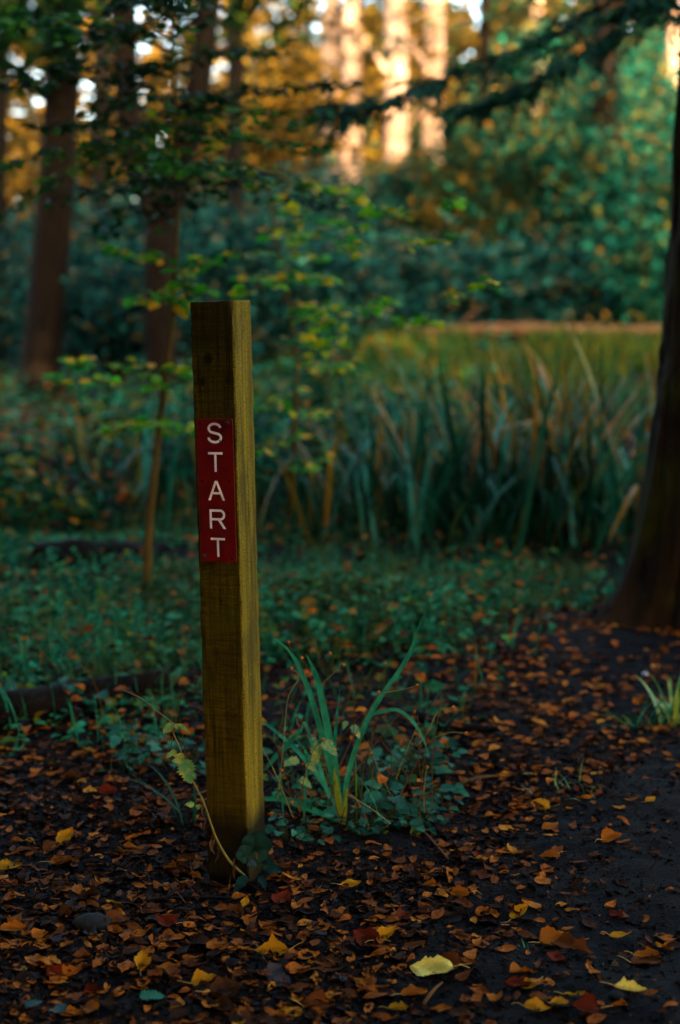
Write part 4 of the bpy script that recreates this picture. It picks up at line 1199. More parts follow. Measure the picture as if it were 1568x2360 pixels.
# (px, py, apparent width px, azimuth deg, colour, oval, curl, cup, tilt deg, label)
HERO = [
    (995, 2243, 100, 165, 'pale yellow', .42, .25, .3, 16, 'biggest pale yellow leaf with wavy edge in front of the path'),
    (1452, 2290, 76, -8, 'pale yellow', .22, .5, .9, 12, 'narrow pale yellow curled leaf at the lower corner of the path'),
    (626, 2200, 82, 175, 'golden yellow', .30, .35, .6, 35, 'folded golden leaf with a stalk below the post'),
    (325, 2222, 54, 100, 'golden yellow', .40, .3, .7, 45, 'golden leaf standing tent-like on edge with upright stalk'),
    (808, 2046, 52, 20, 'golden yellow', .22, .6, .3, 20, 'small bright upturned golden leaf just right of the post foot'),
    (1245, 1862, 48, 160, 'golden yellow', .40, .15, .2, 20, 'round golden orange leaf on the path right of the plants'),
    (1500, 1848, 28, 30, 'golden yellow', .40, .2, .2, 15, 'small golden leaf far along the path'),
    (1198, 2110, 60, 40, 'golden yellow', .26, .5, .5, 25, 'long golden leaf standing half up on bare soil'),
    (1430, 2162, 52, 10, 'golden yellow', .25, .3, .4, 12, 'golden brown leaf with a wet white glint'),
    (1238, 2330, 62, -10, 'golden yellow', .34, .2, .4, 10, 'golden leaf near the lower edge with bent tip'),
    (1212, 2280, 48, 165, 'golden yellow', .34, .25, .4, 12, 'yellow leaf with a pale wet end'),
    (1290, 2318, 42, 0, 'golden yellow', .36, .2, .3, 8, 'small golden oval leaf between two larger ones at the lower edge'),
    (1325, 2300, 52, 5, 'golden yellow', .18, .4, .5, 10, 'thin golden leaf sliver at the lower edge'),
    (918, 2330, 48, 0, 'golden yellow', .32, .3, .5, 8, 'flat golden leaf over a brown one near the lower edge'),
    (470, 2268, 62, 15, 'golden yellow', .32, .3, .5, 25, 'golden orange ribbed leaf left below the post'),
    (205, 2290, 42, 95, 'dark red', .48, .2, .3, 35, 'bright dark red leaf leaning up at lower left'),
    (125, 2250, 48, 140, 'dark red', .44, .3, .3, 25, 'dark red leaf touching an orange one at lower left'),
    (160, 2248, 46, 20, 'orange', .36, .5, .5, 25, 'orange leaf curled over a dark red one'),
    (165, 2345, 54, 5, 'orange', .24, .2, .3, 10, 'slim orange leaf low at the left'),
    (845, 2165, 70, 150, 'dark red', .42, .25, .2, 30, 'large dark red leaf upright in front of the golden ribbed one'),
    (890, 2160, 62, 35, 'golden yellow', .28, .5, .6, 35, 'golden ribbed curled leaf behind a dark red leaf'),
    (1030, 2225, 70, 145, 'russet', .42, .2, .2, 20, 'russet veined leaf right behind the biggest pale yellow leaf'),
    (1275, 2175, 68, 20, 'orange', .40, .35, .4, 15, 'ragged orange leaf on bare soil'),
    (1300, 2185, 60, 170, 'russet', .38, .25, .3, 8, 'russet leaf tucked against a ragged orange one'),
    (955, 2295, 62, 5, 'orange', .34, .2, .5, 12, 'domed orange brown leaf near the lower edge'),
    (830, 2270, 60, 150, 'orange', .3, .3, .4, 12, 'orange brown leaf under the domed one'),
    (270, 2128, 60, 10, 'russet', .42, .2, .3, 8, 'russet leaf by the small grey stone'),
    (640, 2268, 62, 160, 'grey', .42, .15, .2, 8, 'grey violet leaf lying flat below the post'),
    (520, 2290, 78, 20, 'dark brown', .42, .3, .35, 14, 'large dark brown leaf with raised veins below the post'),
    (735, 2325, 74, 5, 'russet', .36, .2, .5, 10, 'smooth red brown leaf in the lower middle'),
    (1410, 1938, 52, 20, 'orange', .40, .35, .5, 28, 'curled orange leaf on the trodden path'),
    (1265, 1978, 46, 170, 'orange', .36, .2, .3, 16, 'flat orange brown leaf on the trodden path'),
    (1110, 1985, 32, 10, 'golden yellow', .36, .2, .3, 14, 'small yellow leaf beside the plants on the path'),
    (1055, 2065, 60, 170, 'orange', .26, .5, .5, 25, 'long curled orange leaf on the path'),
    (140, 1990, 52, 10, 'orange', .34, .3, .3, 14, 'orange leaf lying far left on dark soil'),
    (150, 1935, 56, 60, 'golden yellow', .36, .4, .4, 40, 'yellow brown leaf with a long stalk standing up at far left'),
    (22, 2005, 60, 12, 'golden yellow', .32, .3, .3, 14, 'golden leaf cut by the left edge'),
    (250, 1830, 50, 10, 'dark red', .38, .4, .4, 25, 'dark red leaf under the ground cover on the left'),
    (565, 2085, 34, 80, 'golden yellow', .30, .5, .5, 40, 'small bright yellow leaf end right of the post foot'),
    (655, 2080, 56, 70, 'dark red', .42, .3, .4, 35, 'dark red leaf with a yellow edge right of the post foot'),
    (545, 2105, 50, 130, 'russet', .4, .4, .4, 35, 'russet leaf leaning up below the post foot'),
    (1490, 2210, 60, 10, 'orange', .3, .3, .5, 12, 'orange leaf at the right lower edge of the path'),
    (1195, 2275, 62, 175, 'dark red', .36, .3, .3, 10, 'dark red brown leaf near the yellow leaf with a pale end'),
    (1350, 2330, 66, 170, 'dark red', .4, .2, .3, 8, 'dark red leaf at the bottom of the path'),
    (1490, 2225, 70, 0, 'russet', .4, .2, .3, 8, 'russet leaf under an orange one at the right lower edge'),
    (30, 2150, 64, 20, 'orange', .3, .4, .4, 14, 'orange curled leaf lying low at far left'),
    (430, 1985, 48, 20, 'russet', .36, .4, .4, 20, 'russet leaf just left of the post foot'),
    (380, 2130, 60, 150, 'dark red', .42, .3, .3, 16, 'deep red leaf in the litter left below the post'),
]
for px_, py_, wpx, azd, colr, ov, cu, cp, tl, lb in HERO:
    g = G(px_, py_)
    d_ = proj(g)[2]
    hero_i += 1
    size = wpx / (FOC / SW * 1568 / d_) * 1.02
    o, mid_ = fallen_mesh('fallen_leaf', FALLEN[colr], 300 + hero_i, ov, cu, cp, .05, 19, 11, .045)
    col.objects.link(o)
    place(o, g[0], g[1], size, R(azd), R(rgh.uniform(-25, 25)), R(min(max(tl, 9), 30)), .005)
    tag(o, lb, 'leaf', GRP)
    s_ = stalk_mesh(mid_, M['stalk_leaf'], hero_i, .12 if hero_i % 3 else .3, .42)
    col.objects.link(s_); s_.parent = o

# the ordinary ones
rg = np.random.default_rng(44)
protos = {}
FORM = [('flat', .34, .12, .12), ('curled', .31, .6, .3), ('cupped', .36, .2, .6), ('narrow', .20, .3, .35)]
COLP = [('dark brown', .34), ('russet', .34), ('orange', .23), ('dark red', .06), ('golden yellow', .012), ('grey', .018)]
sid = 500
for cname, _ in COLP:
    for fn, ov, cu, cp in FORM:
        for vv in range(2):
            sid += 1
            protos[(cname, fn, vv)] = fallen_mesh('fallen_leaf', FALLEN[cname], sid, ov * (1 + .15 * vv), cu * (1 - .3 * vv), cp, .04, 11, 7, .06)[0]
NB = 300 - len(HERO) - 16
cand = []
while len(cand) < NB:
    y_ = 2.2 + 2.4 * rg.random() ** 1.35; x_ = rg.uniform(-.25, .25) * y_
    if rg.random() > float(density(np.array([x_]), np.array([y_]))[0]) * .75 + .18: continue
    if y_ > float(edge_y(x_, y_)) + .1: continue
    if abs(x_ - org[0]) < .08 and abs(y_ - org[1]) < .1: continue
    cand.append((x_, y_))


def where(x, y):
    px_, py_, _ = proj((x, y, 0))
    if x > np.interp(y, pa[:, 1], pa[:, 0]) + .1: return 'on the bare trodden path' if py_ > 1950 else 'on the far stretch of the path'
    if px_ > 620: return 'on the soil right of the post' if py_ < 2100 else 'in the litter below the plants right of the post'
    if px_ > 420: return 'in the litter in front of the post foot' if py_ > 1980 else 'in the litter behind the post foot'
    return 'in the thick litter left of the post' if py_ > 2000 else 'on dark soil by the ground cover left of the post'


used = set()
for x_, y_ in cand:
    cn = rg.choice([c for c, _ in COLP], p=[p for _, p in COLP]); q = int(rg.integers(0, 4)); fn = FORM[q][0]; vv = int(rg.integers(0, 2))
    pr = protos[(cn, fn, vv)]
    o = pr.copy(); col.objects.link(o)
    place(o, x_, y_, rg.uniform(.026, .050), rg.uniform(0, 6.28), rg.uniform(0, 6.28), R(abs(rg.normal(0, 11))), .005)
    tag(o, f'{cn} {fn} leaf lying {where(x_, y_)}', 'leaf', GRP)
for q in range(12):
    a_ = R(160 + q * 22); rr_ = rg.uniform(.075, .11)
    x_, y_ = org[0] + rr_ * math.cos(a_), org[1] + rr_ * math.sin(a_)
    cn = ('dark brown', 'russet', 'orange')[q % 3]; fn = FORM[q % 4][0]
    o = protos[(cn, fn, q % 2)].copy(); col.objects.link(o)
    place(o, x_, y_, rg.uniform(.03, .05), rg.uniform(0, 6.28), a_ + R(90), R(-rg.uniform(15, 40)), .006)
    tag(o, f'{cn} {fn} leaf propped against the foot of the post', 'leaf', GRP)
for pr in protos.values(): bpy.data.objects.remove(pr)

# ------------------------------------------------------------------ plants by the post
def lobed_leaf(mb, base, d, n, L, lobes=5, wide=.5, seed=0, cup=.15, droop=.3):
    """A larger lobed/toothed leaf blade as a fan of quads around a curved midrib."""
    d = nrm(d); s = nrm(np.cross(d, n)); n = np.cross(s, d)
    rg = np.random.default_rng(seed)
    T = np.linspace(0, 1, 17)
    w = wide * L * np.sin(np.pi * np.clip(T, .0, 1) ** .7) ** .7 * (1 - .22 * T)
    tooth = 1 + .20 * np.where(np.arange(17) % 2 == 0, 1, -1) * (T > .05) * (T < .97) + .1 * np.sin(T * lobes * 6.28)
    w = w * tooth
    mid = base + np.outer(T * L, d) - np.outer(droop * L * T ** 2, np.array([0, 0, 1.0]))
    rows = []
    for u in (-1, -.5, 0, .5, 1):
        rows.append(mid + np.outer(u * w, s) + np.outer(cup * np.abs(u) * w - .02 * L * np.sin(T * 30) * abs(u), n) + np.outer(.12 * L * abs(u) * (T - .3) * .4, d))
    v = np.stack(rows, 1).reshape(-1, 3)
    i = np.arange(16)[:, None] * 5 + np.arange(4)[None]
    mb.add(v, [np.stack([i, i + 1, i + 6, i + 5], -1).reshape(-1, 4)], True)


TOCAM = np.array([0, -1, .25])


def pxpath(pts, d, n=26):
    out = []
    for q, p in enumerate(pts):
        dd = p[2] if len(p) > 2 else d
        out.append(P(p[0], p[1], dd))
    return smooth_path(out, n)


# sedge tuft
gd = G(790, 1895); DS = proj(gd)[2]
tuft = tag(empty('sedge_tuft', tuple(gd)), 'green sedge tuft with long arching blades growing right of the post', 'grass tuft')
SB = [([(790, 1890), (768, 1790), (742, 1690), (712, 1590), (675, 1510), (632, 1468)], [.0055, .0075, .0070, .005, .0006], 'sedge', .35),
      ([(786, 1870), (776, 1780), (758, 1690), (738, 1590), (722, 1540), (706, 1508)], [.0050, .0085, .0085, .006, .0006], 'sedge', .3),
      ([(790, 1895), (800, 1800), (826, 1710), (866, 1625), (915, 1555), (948, 1500), (964, 1450), (986, 1398)], [.0050, .0062, .0062, .0066, .0050, .0055, .002, .0006], 'sedge', .2),
      ([(838, 1690), (848, 1652), (880, 1640), (915, 1636), (945, 1655), (970, 1690), (990, 1740)], [.0035, .0045, .004, .0042, .0005], 'sedge', .15),
      ([(770, 1740), (774, 1690), (779, 1630), (784, 1588)], [.004, .004, .0025, .0004], 'sedge', .4),
      ([(786, 1880), (760, 1830), (720, 1770), (670, 1715), (606, 1662)], [.0045, .0055, .0055, .005, .003], 'sedge', -.2),
      ([(694, 1680), (665, 1715), (635, 1745), (610, 1775)], [.003, .0065, .0065, .003], 'sedge', -.4),
      ([(786, 1895), (730, 1870), (680, 1850), (640, 1840), (610, 1842)], [.003, .0075, .009, .007, .004], 'sedge', -.25),
      ([(760, 1840), (735, 1760), (715, 1700), (702, 1665), (694, 1690)], [.004, .005, .0045, .003, .0006], 'sedge', .1),
      ([(700, 1900), (705, 1820), (708, 1760), (700, 1720)], [.003, .0035, .003, .0006], 'sedge', .2),
      ([(800, 1930), (740, 1925), (700, 1930), (650, 1950)], [.002, .006, .005, .001], 'sedge', -.35),
      ([(788, 1898), (782, 1850), (775, 1800), (770, 1770)], [.0065, .0085, .006, .001], 'sedge_pale', .45),
      ([(792, 1900), (795, 1860), (800, 1815)], [.006, .006, .002], 'sedge_pale', .4)]
for pts, wd, mt, off in SB:
    n_ = len(pts)
    pth = smooth_path([P(p[0], p[1], DS - off * .35 * (q / (n_ - 1)) ** 1.0 - .02) - gd for q, p in enumerate(pts)], 30)
    mb = MB(); ribbon(mb, pth, wd, TOCAM + np.array([.3 if len(pts) % 2 else -.2, 0, 0]), .28); mb.build('blade', M[mt], tuft)

# dry avens stems with burs
av = tag(empty('avens_plant', tuple(G(700, 1900))), 'dry wiry stems with round brown seed heads tangled around the sedge tuft', 'wild plant')
av0 = G(700, 1900)
AV = [[(640, 1850), (655, 1700), (664, 1610), (690, 1560), (671, 1540)], [(614, 1622), (664, 1588), (715, 1550), (761, 1506)], [(715, 1550), (696, 1516)], [(696, 1600), (680, 1530), (665, 1480)], [(735, 1585), (765, 1555), (790, 1532)],
      [(760, 1850), (785, 1760), (840, 1655), (873, 1596)], [(862, 1640), (884, 1590), (887, 1530)], [(770, 1720), (830, 1650), (863, 1628)], [(873, 1598), (925, 1590), (962, 1580)], [(735, 1720), (770, 1702), (809, 1700)],
      [(690, 1880), (700, 1800), (722, 1730), (745, 1705)], [(745, 1705), (725, 1690), (705, 1672)], [(960, 1720), (985, 1690), (1010, 1640), (1045, 1630)], [(905, 1870), (940, 1800), (975, 1730), (1000, 1700)], [(845, 1900), (860, 1780), (858, 1690), (870, 1660)],
      [(600, 1680), (640, 1720), (660, 1790), (672, 1850)], [(1000, 1700), (1040, 1688), (1075, 1690)], [(640, 1700), (652, 1650), (640, 1600)], [(815, 1720), (817, 1640), (820, 1560)], [(905, 1760), (935, 1740), (960, 1700), (955, 1640)]]
rg = np.random.default_rng(51)
for q in range(18):
    bx_, by_ = rg.uniform(625, 1000), rg.uniform(1850, 1930); hx_ = rg.normal(0, 70); hy_ = rg.uniform(60, 270)
    AV.append([(bx_, by_), (bx_ + hx_ * .35 + rg.normal(0, 8), by_ - hy_ * .5), (bx_ + hx_, by_ - hy_)])
for q, pts in enumerate(AV):
    dd = DS + rg.uniform(-.15, .15)
    pth = pxpath(pts, dd, 16) - av0
    mb = MB(); tube(mb, pth, [.0013, .0011, .0008], 5)
    st = mb.build('stem', M['stalk_dry'] if q % 4 else M['stalk_green'], av)
    if q in (0, 1, 2, 3, 4, 5, 6, 7, 8, 9, 11, 12, 16, 19) or q % 5 == 0:
        mb = MB(); ball(mb, pth[-1], .0045, 8, (1, 1, 1), .28, q); mb.build('seed_head', M['seed'], st)
mb = MB()
P_ = []; D_ = []
for px_, py_ in ((658, 1640), (664, 1655), (690, 1640), (700, 1650), (775, 1640), (720, 1860), (735, 1880), (725, 1850), (640, 1720), (810, 1850), (830, 1830), (680, 1770), (650, 1690), (770, 1800), (860, 1700), (880, 1690)):
    P_.append(P(px_, py_, DS + rg.uniform(-.1, .1)) - av0); D_.append([rg.uniform(-.3, .3), rg.uniform(-.3, .3), -1])
n_ = len(P_)
leaves(mb, np.array(P_), np.array(D_), rand_dirs(rg, n_), rg.uniform(.025, .05, n_), rg.uniform(.004, .008, n_), .6, .4)
mb.build('withered_leaves', M['withered'], av)
mb = MB()
for q, (px_, py_, dx, dz, L_) in enumerate(((690, 1752, -1, .1, .040), (706, 1760, 1, -.3, .028), (690, 1795, 1, -.25, .034), (742, 1708, 1, -.5, .045), (735, 1712, -.3, -1, .045), (720, 1700, .3, -.1, .02), (655, 1755, 1, .1, .02), (812, 1672, .6, -.6, .03), (800, 1662, -.4, -.5, .02))):
    lobed_leaf(mb, P(px_, py_, DS - .08) - av0, [dx, -.5, dz], [0, -.55, .8], L_ * 1.0, 3, .36, q)
mb.build('green_leaves', M['nettle'], av)

# nettle-like plant at the left of the post
ng = G(565, 2022); DN = proj(ng)[2] - .05
net = tag(empty('herb_plant', tuple(ng)), 'leaning herb with a mottled yellow green toothed leaf beside the post', 'wild plant')
mb = MB(); tube(mb, pxpath([(566, 2020), (530, 1985), (505, 1945), (490, 1910), (470, 1850), (452, 1815), (432, 1775), (415, 1725), (400, 1690), (398, 1668)], DN) - ng, [.0028, .0026, .0022, .0016, .0013], 6); stn = mb.build('stem', M['stalk_green'], net)
for pts, m_ in (([(404, 1670), (370, 1645), (330, 1612), (284, 1590)], 'stalk_green'), ([(392, 1730), (350, 1702), (310, 1690), (272, 1664)], 'stalk_dry'), ([(392, 1735), (402, 1680), (415, 1620), (420, 1600)], 'stalk_dry'), ([(410, 1665), (440, 1650), (470, 1635)], 'stalk_dry'), ([(428, 1770), (424, 1710), (412, 1672)], 'stalk_dry')):
    mb = MB(); tube(mb, pxpath(pts, DN, 12) - ng, [.0012, .001, .0007], 5); mb.build('side_stem', M[m_], stn)
NL = [(424, 1752, .35, -1, .050, .40), (398, 1668, -.8, -.75, .028, .34), (412, 1668, .75, -.5, .030, .16), (405, 1668, .25, -.6, .012, .5), (396, 1728, .5, -.6, .020, .35), (396, 1735, -.6, -.5, .016, .35), (415, 1735, .15, -1, .028, .35), (424, 1752, -1, .05, .026, .34), (428, 1750, .8, -.5, .022, .2), (448, 1855, -.9, .2, .020, .35), (452, 1862, .6, .4, .016, .35)]
for q, (px_, py_, dx, dz, L_, w_) in enumerate(NL):
    mb = MB(); lobed_leaf(mb, P(px_, py_, DN - .01) - ng, [dx, -.25, dz], [-.15, -1, .35], L_, 3, w_, q + 20, .18, .05); mb.build('leaf', M['nettle'], net)
mb = MB(); n_ = 9
P_ = np.array([P(a, b, DN) - ng for a, b in ((470, 1850), (478, 1880), (484, 1895), (488, 1930), (492, 1925), (540, 1975), (546, 1990), (500, 1940), (420, 1602))])
leaves(mb, P_, np.stack([rg.uniform(-.2, .2, n_), rg.uniform(-.4, 0, n_), -np.ones(n_)], -1), rand_dirs(rg, n_), np.r_[rg.uniform(.03, .055, n_ - 1), .01], rg.uniform(.003, .007, n_), .7, .3); mb.build('withered_leaves', M['withered'], net)

# ivy-like leaves at the foot of the post
ig = G(590, 2015); DI = proj(ig)[2] - .10
ivy = tag(empty('ivy_plant', tuple(ig)), 'dark bluish round-lobed leaves sprouting at the corner foot of the post', 'wild plant')


def round_leaf(mb, c, up, n, r, seed=0):
    up = nrm(up); s = nrm(np.cross(up, n)); n = np.cross(s, up)
    a = np.linspace(0, 2 * math.pi, 30, endpoint=False)
    rr = r * (.86 + .16 * np.abs(np.cos(2.5 * a))) * np.where(np.abs(a - math.pi) < .35, .45, 1)
    ring = c + np.outer(np.cos(a) * rr, up) + np.outer(np.sin(a) * rr, s) + np.outer(.07 * r * np.cos(5 * a), n)
    half = c + (ring - c) * .55 - n * .06 * r
    k = 30; j = np.arange(k); j2 = (j + 1) % k
    ctr = c - up * .25 * r
    mb.add(np.vstack([ring, half, [ctr]]), [np.stack([j, j2, j2 + k, j + k], -1), np.stack([j + k, j2 + k, np.full(k, 2 * k)], -1)], True)


for q, (px_, py_, r_, ux) in enumerate(((592, 1950, .033, .15), (566, 1968, .020, -.6), (610, 1985, .018, .7))):
    mb = MB(); c_ = P(px_, py_, DI) - ig; round_leaf(mb, c_, [ux, .1, 1], [0, -1, .45], r_, q); lf = mb.build('leaf', M['ivy'], ivy)
    mb = MB(); tube(mb, smooth_path([c_ - np.array([0, -.002, r_ * .2]), c_ * .5 + np.array([0, .03, -.01]), np.array([.0, .0, -.01])], 8), [.0012, .0014], 5); mb.build('leaf_stalk', M['stalk_green'], lf)
mb = MB()
for q, (px_, py_, dx, dz, L_) in enumerate(((570, 2020, -.6, -.35, .04), (610, 2000, .9, .3, .045), (600, 2018, .3, -.3, .03), (590, 1990, -.4, .3, .03))):
    lobed_leaf(mb, P(px_, py_, DI + .02) - ig, [dx, -.5, dz], [0, -.6, .8], L_, 3, .33, q + 60)
mb.build('small_leaves', M['ivy'], ivy)

# low forbs right of the tuft
def forb(label, px, py, n, w, h, L, seed, mat='forb', group='low leafy plants right of the post', wide=.45):
    n = int(n * 1.7); L = L * .92
    rg = np.random.default_rng(seed)
    g = G(px, py)
    root = tag(empty('leafy_plant', tuple(g)), label, 'wild plant', group)
    mb = MB(); ms = MB()
    for q in range(n):
        c = np.array([rg.normal(0, w), rg.normal(0, w * .6), h * rg.uniform(.15, 1)])
        az = math.atan2(c[1], c[0]) + rg.normal(0, .6)
        lobed_leaf(mb, c, [math.cos(az), math.sin(az) - .3, rg.uniform(-.2, .5)], [rg.normal(0, .3), -.5, 1], L * rg.uniform(.5, 1.25), 3, wide * rg.uniform(.7, 1.1), seed * 50 + q)
        tube(ms, smooth_path([np.array([c[0] * .3, c[1] * .3, -.01]), c * .6 + np.array([0, 0, .01]), c], 6), [.0014, .0009], 4, False)
    mb.build('leaves', M[mat], root); ms.build('stems', M['stalk_dark'], root)
    return root


forb('low plant with big lobed teal leaves right of the sedge tuft', 905, 1895, 14, .05, .09, .05, 71)
forb('low plant with fine divided leaves at the edge of the soil', 960, 1905, 22, .045, .06, .03, 72, wide=.3)
forb('small pale leafy plant under the arching blade', 880, 1820, 20, .06, .10, .032, 73)
forb('leafy plant behind the divided leaves, edged with yellow', 975, 1790, 22, .06, .11, .032, 74)
forb('dark low plant tucked behind the sedge base', 845, 1910, 18, .06, .05, .034, 75)
forb('little leafy plant just right of the post foot', 665, 1935, 14, .05, .05, .03, 76)
forb('bluish sprout with upright leaf left behind the post', 322, 1770, 12, .03, .12, .05, 77, group=None, wide=.3)
forb('broad leafy plant low between the post and the sapling pole', 420, 1780, 16, .08, .07, .04, 78, group=None)
forb('blue green leafy plant growing by the black log', 130, 1640, 16, .08, .10, .05, 79, group=None)
forb('sprig of toothed leaves behind the forb row', 1010, 1850, 14, .05, .05, .03, 80)

# grass tuft at the right edge
def tuft2(label, px, py, n, L, seed, mat, w=.005, lean=.5, spread=.02, group=None):
    rg = np.random.default_rng(seed); g = G(px, py)
    mb = MB(); base = np.stack([rg.normal(0, spread, n), rg.normal(0, spread, n), np.full(n, -.01)], -1)
    blades(mb, base, rg.uniform(0, 6.28, n), L * rg.uniform(.5, 1.1, n), w * rg.uniform(.7, 1.2, n), rg.uniform(.05, lean, n), rg.uniform(.2, 1.1, n), 7, rg.uniform(-.5, .5, n))
    o = mb.build('grass_tuft', mat); o.location = g
    return tag(o, label, 'grass tuft', group)


M['grass_d'] = leaf_mat('dark_grass', [(0, (.003, .03, .010)), (1, (.008, .055, .02))], .25, .6, .1)
M['grass_y'] = leaf_mat('yellow_green_grass', [(0, (.06, .20, .05)), (.5, (.13, .30, .05)), (1, (.34, .36, .04))], .3, .4, .5, mscale=14)
tuft2('bright yellow green grass tuft at the edge of the path by the big trunk', 1545, 1672, 22, .24, 81, M['grass_y'], .0065, .8)
tuft2('dull dark grass tuft lying flat beside the bright tuft', 1480, 1680, 26, .15, 82, M['cover'], .004, 1.3)
tuft2('thin grass behind the post at its left', 445, 1900, 9, .22, 83, M['grass_d'], .004, 1.2)
tuft2('thin dry grass low in front of the post', 470, 2060, 12, .07, 84, M['withered'], .0012, 1.2, .05)
tuft2('fine grass blades sprouting from the path', 1330, 1820, 22, .08, 85, M['grass_y'], .0014, 1.0, .05)
tuft2('tiny green grass sprig on the bare soil', 1215, 2185, 6, .03, 86, M['sedge'], .0012, .9, .006)
tuft2('pair of tiny green blades on the bare path near the yellow leaves', 1395, 2225, 4, .03, 87, M['sedge'], .0012, .9, .005)

# torn green leaf pieces lying among the litter
for q, (px_, py_, L_, az, lb) in enumerate(((322, 2312, .05, .3, 'torn teal green leaf lying in the litter at lower left'), (150, 2345, .05, 2.6, 'green leaf at the very bottom left'), (60, 2335, .04, 1.0, 'small green leaf flat in the lower left corner'))):
    g = G(px_, py_); mb = MB()
    lobed_leaf(mb, np.array([0, 0, .012]), [math.cos(az), math.sin(az), .1], [0, -.2, 1], L_, 2, .3, q + 90)
    o = mb.build('green_leaf', M['ivy'] if q else M['forb']); o.location = g; tag(o, lb, 'leaf')

# ------------------------------------------------------------------ logs, twigs, stones
def log(name, label, pts, rad, mat, cat='log', k=14, rough=.12, seed=0):
    mb = MB(); tube(mb, smooth_path(pts, 26), rad, k, True, rough, None, seed)
    return tag(mb.build(name, mat), label, cat)


g1, g2 = G(-160, 1690), G(385, 1600)
log('fallen_log', 'black rotting log lying in the ground cover left of the post', [g1 + [0, 0, .03], (g1 + g2) / 2 + [0, .02, .035], g2 + [0, 0, .05]], [.045, .055, .045, .03], M['log'], seed=2)
g1, g2 = G(70, 1335), G(330, 1345)
lg = log('fallen_log', 'short dark log end with reddish top under the iris clumps at left', [g1 + [0, 0, .08], (g1 + g2) / 2 + [0, .1, .08], g2 + [.1, .35, .05]], [.095, .10, .08], M['log'], seed=3)
g1, g2 = G(960, 1690), G(1150, 1690)
log('dead_branch', 'dark dead branch lying on the soil right of the tall bent blade', [g1 + [0, 0, .05], (g1 + g2) / 2 + [0, 0, .018], g2 + [0, 0, .012]], [.018, .017, .014, .008], M['log'], 'branch', 10, .1, 4)
TW = [((1035, 1985), (985, 1930), (955, 1905), 'curved reddish twig at the edge of the plants', .003), ((975, 2320), (1000, 2290), (1020, 2268), 'short pale twig pointing at the biggest yellow leaf', .0035), ((1060, 2225), (1085, 2255), (1110, 2268), 'thin dark twig right of the biggest yellow leaf', .0022),
      ((310, 2085), (420, 2080), (530, 2075), 'long dark twig across the litter below the post', .005), ((590, 2180), (600, 2200), (610, 2215), 'small crooked twig below the post', .003), ((1060, 1810), (1110, 1800), (1160, 1792), 'pale stick on the soil behind the path leaves', .005),
      ((505, 1800), (470, 1830), (380, 1850), 'thin root-like twig left of the post', .003), ((0, 2150), (50, 2168), (120, 2175), 'dark twig at the left edge', .004)]
for a_, b_, c_, lb, r_ in TW:
    pts = [G(*a_) + [0, 0, r_], G(*b_) + [0, 0, r_ * 2], G(*c_) + [0, 0, r_]]
    mb = MB(); tube(mb, smooth_path(pts, 14), [r_, r_ * .85, r_ * .5], 7, True, .2, None, 6)
    tag(mb.build('twig', M['log'] if 'dark' in lb else M['stalk_dry']), lb, 'twig')
M['stone'] = flat_mat('grey_stone', (.013, .014, .014), .9, .05, 0, 60, .4)
M['stone_w'] = flat_mat('white_quartz', (.30, .26, .30), .4, .5)
for px_, py_, r_, mt, lb, sq in ((212, 2138, .030, 'stone', 'small grey stone in the litter left below the post', (1.3, 1, .62)), (1088, 1872, .007, 'stone_w', 'tiny white pebble on the soil', (1.3, 1, .9)), (1488, 1557, .012, 'stone_w', 'small pinkish white pebble on the soil near the big trunk', (1, 1, .8)), (1420, 2300, .012, 'stone', 'grey pebble near the narrow yellow leaf', (1.2, 1, .7))):
    g = G(px_, py_); mb = MB(); ball(mb, (0, 0, r_ * .3), r_, 16, sq, .06, int(px_)); o = mb.build('stone', M[mt]); o.location = g; tag(o, lb, 'stone')

# ------------------------------------------------------------------ unseen trees added around the camera to block sun and sky
rg = np.random.default_rng(99)
AROUND = []
for q in range(11): AROUND.append((-17 + q * 4.1 + rg.uniform(-.6, .6), -10 + rg.uniform(-1.5, 1.5), 14.5 + rg.uniform(-.8, .8)))
for q in range(4): AROUND.append((-10.5 + rg.uniform(-1, 1), -5 + q * 4.2, 12 + rg.uniform(-1, 1)))
pm = None
for q, (x_, y_, hh) in enumerate(AROUND):
    z_ = h1(x_, y_)
    if pm is None:
        pm = []
        for v_ in range(2):
            tb = trunk_mesh([np.array([0, 0, -.3]), np.array([.1, 0, 6]), np.array([0, .1, 13])], [.26, .2, .05], 12, 30, .05, .08, v_)
            mb = MB(); r2 = np.random.default_rng(400 + v_)
            for zz, rr in ((2.4, 2.5), (5.2, 2.7), (8, 2.6), (10.6, 2.2), (12.8, 1.4)):
                cloud(mb, r2, (0, 0, zz), (rr, rr, 1.7), 22, 650, .62, .35, .28, .5)
            pm.append((tb.build('trunk', M['bark_dark'], None, False).data, mb.build('crown', M['bush_dark'], None, False).data))
    e = tag(empty('added_shade_tree', (x_, y_, z_)), 'dense dark tree added out of view to block the low sun', 'tree', 'trees added out of view to shade the clearing')
    e.rotation_euler = (0, 0, rg.uniform(0, 6.28)); s_ = hh / 14.2; e.scale = (1.0, 1.0, s_)
    for nm, me in (('trunk', pm[q % 2][0]), ('crown', pm[q % 2][1])):
        o = bpy.data.objects.new(nm, me); col.objects.link(o); o.parent = e

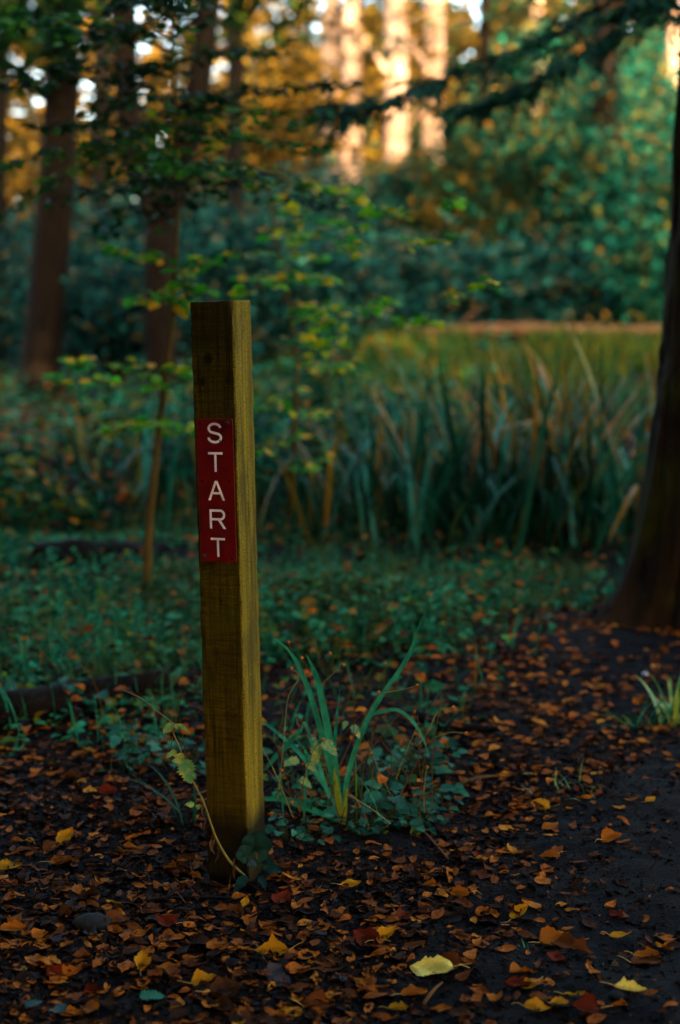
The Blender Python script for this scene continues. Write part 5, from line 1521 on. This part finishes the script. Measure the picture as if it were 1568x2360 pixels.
for q, (fx_, fy_, cx_, cy_, cz_) in enumerate(((-3.4, 1.5, 1.2, .3, 6.0), (-3.2, -2.6, 1.6, -.2, 6.6), (-4.6, 5.2, .6, .6, 6.4), (1.6, -4.2, -.3, .6, 6.2))):  # unseen beeches added overhead to cut sky light on the post
    f_ = np.array([fx_, fy_, h1(fx_, fy_)])
    tree('added_shade_beech', ('added beech out of view shading the post from the left', 'added beech out of view cutting the light over the viewer', 'added beech out of view shading the ground cover at left', 'added beech just behind the viewer to cut the light')[q], f_, f_ + np.array([.2, .1, 8.5]), .22, .1, M['bark_dark'],
         [((cx_, cy_, cz_), (3.0, 3.0, 1.1), 50, 4200, .22, M['beech_dark'], .75)], 700 + q, 'trees added out of view to shade the clearing', flare=.08)

# ------------------------------------------------------------------ light, sky, camera
SUN_EL = R(11.4)
SUN_AZ = math.atan2(.32, -.95)          # direction to the sun, clockwise from +Y
sd = np.array([math.sin(SUN_AZ) * math.cos(SUN_EL), math.cos(SUN_AZ) * math.cos(SUN_EL), math.sin(SUN_EL)])
w = bpy.data.worlds.new('World'); scene.world = w; w.use_nodes = True
nt = w.node_tree
bg = nt.nodes['Background']
sky = nt.nodes.new('ShaderNodeTexSky'); sky.sky_type = 'NISHITA'; sky.sun_disc = False
sky.sun_elevation = SUN_EL; sky.sun_rotation = SUN_AZ
sky.air_density = 1.0; sky.dust_density = 4.0; sky.ozone_density = 1.0
nt.links.new(sky.outputs[0], bg.inputs['Color']); bg.inputs['Strength'].default_value = 0.14
sl = bpy.data.lights.new('sun', 'SUN'); sl.energy = 2.2; sl.angle = R(.5); sl.color = (1.0, .80, .58)
so = bpy.data.objects.new('sun', sl); col.objects.link(so)
so.rotation_euler = Vector(-sd).to_track_quat('-Z', 'Y').to_euler()

cam = bpy.data.cameras.new('camera'); co = bpy.data.objects.new('camera', cam); col.objects.link(co)
co.location = EYE; co.rotation_euler = (R(90) - PITCH, 0, 0)
cam.sensor_fit = 'VERTICAL'; cam.sensor_height = SH; cam.sensor_width = SW; cam.lens = FOC
cam.clip_start = .05; cam.clip_end = 500
cam.dof.use_dof = True; cam.dof.focus_distance = float(proj(on_post(0, -hw, PL * .55))[2]); cam.dof.aperture_fstop = 1.85; cam.dof.aperture_blades = 9
scene.camera = co

vs = scene.view_settings
vs.view_transform = 'Standard'; vs.look = 'None'; vs.gamma = 1; vs.exposure = 3.8; vs.use_curve_mapping = False
scene.cycles.max_bounces = 5; scene.cycles.diffuse_bounces = 3; scene.cycles.glossy_bounces = 2; scene.cycles.transmission_bounces = 3; scene.cycles.transparent_max_bounces = 4
scene.cycles.use_denoising = True
scene.cycles.sample_clamp_indirect = 4.0
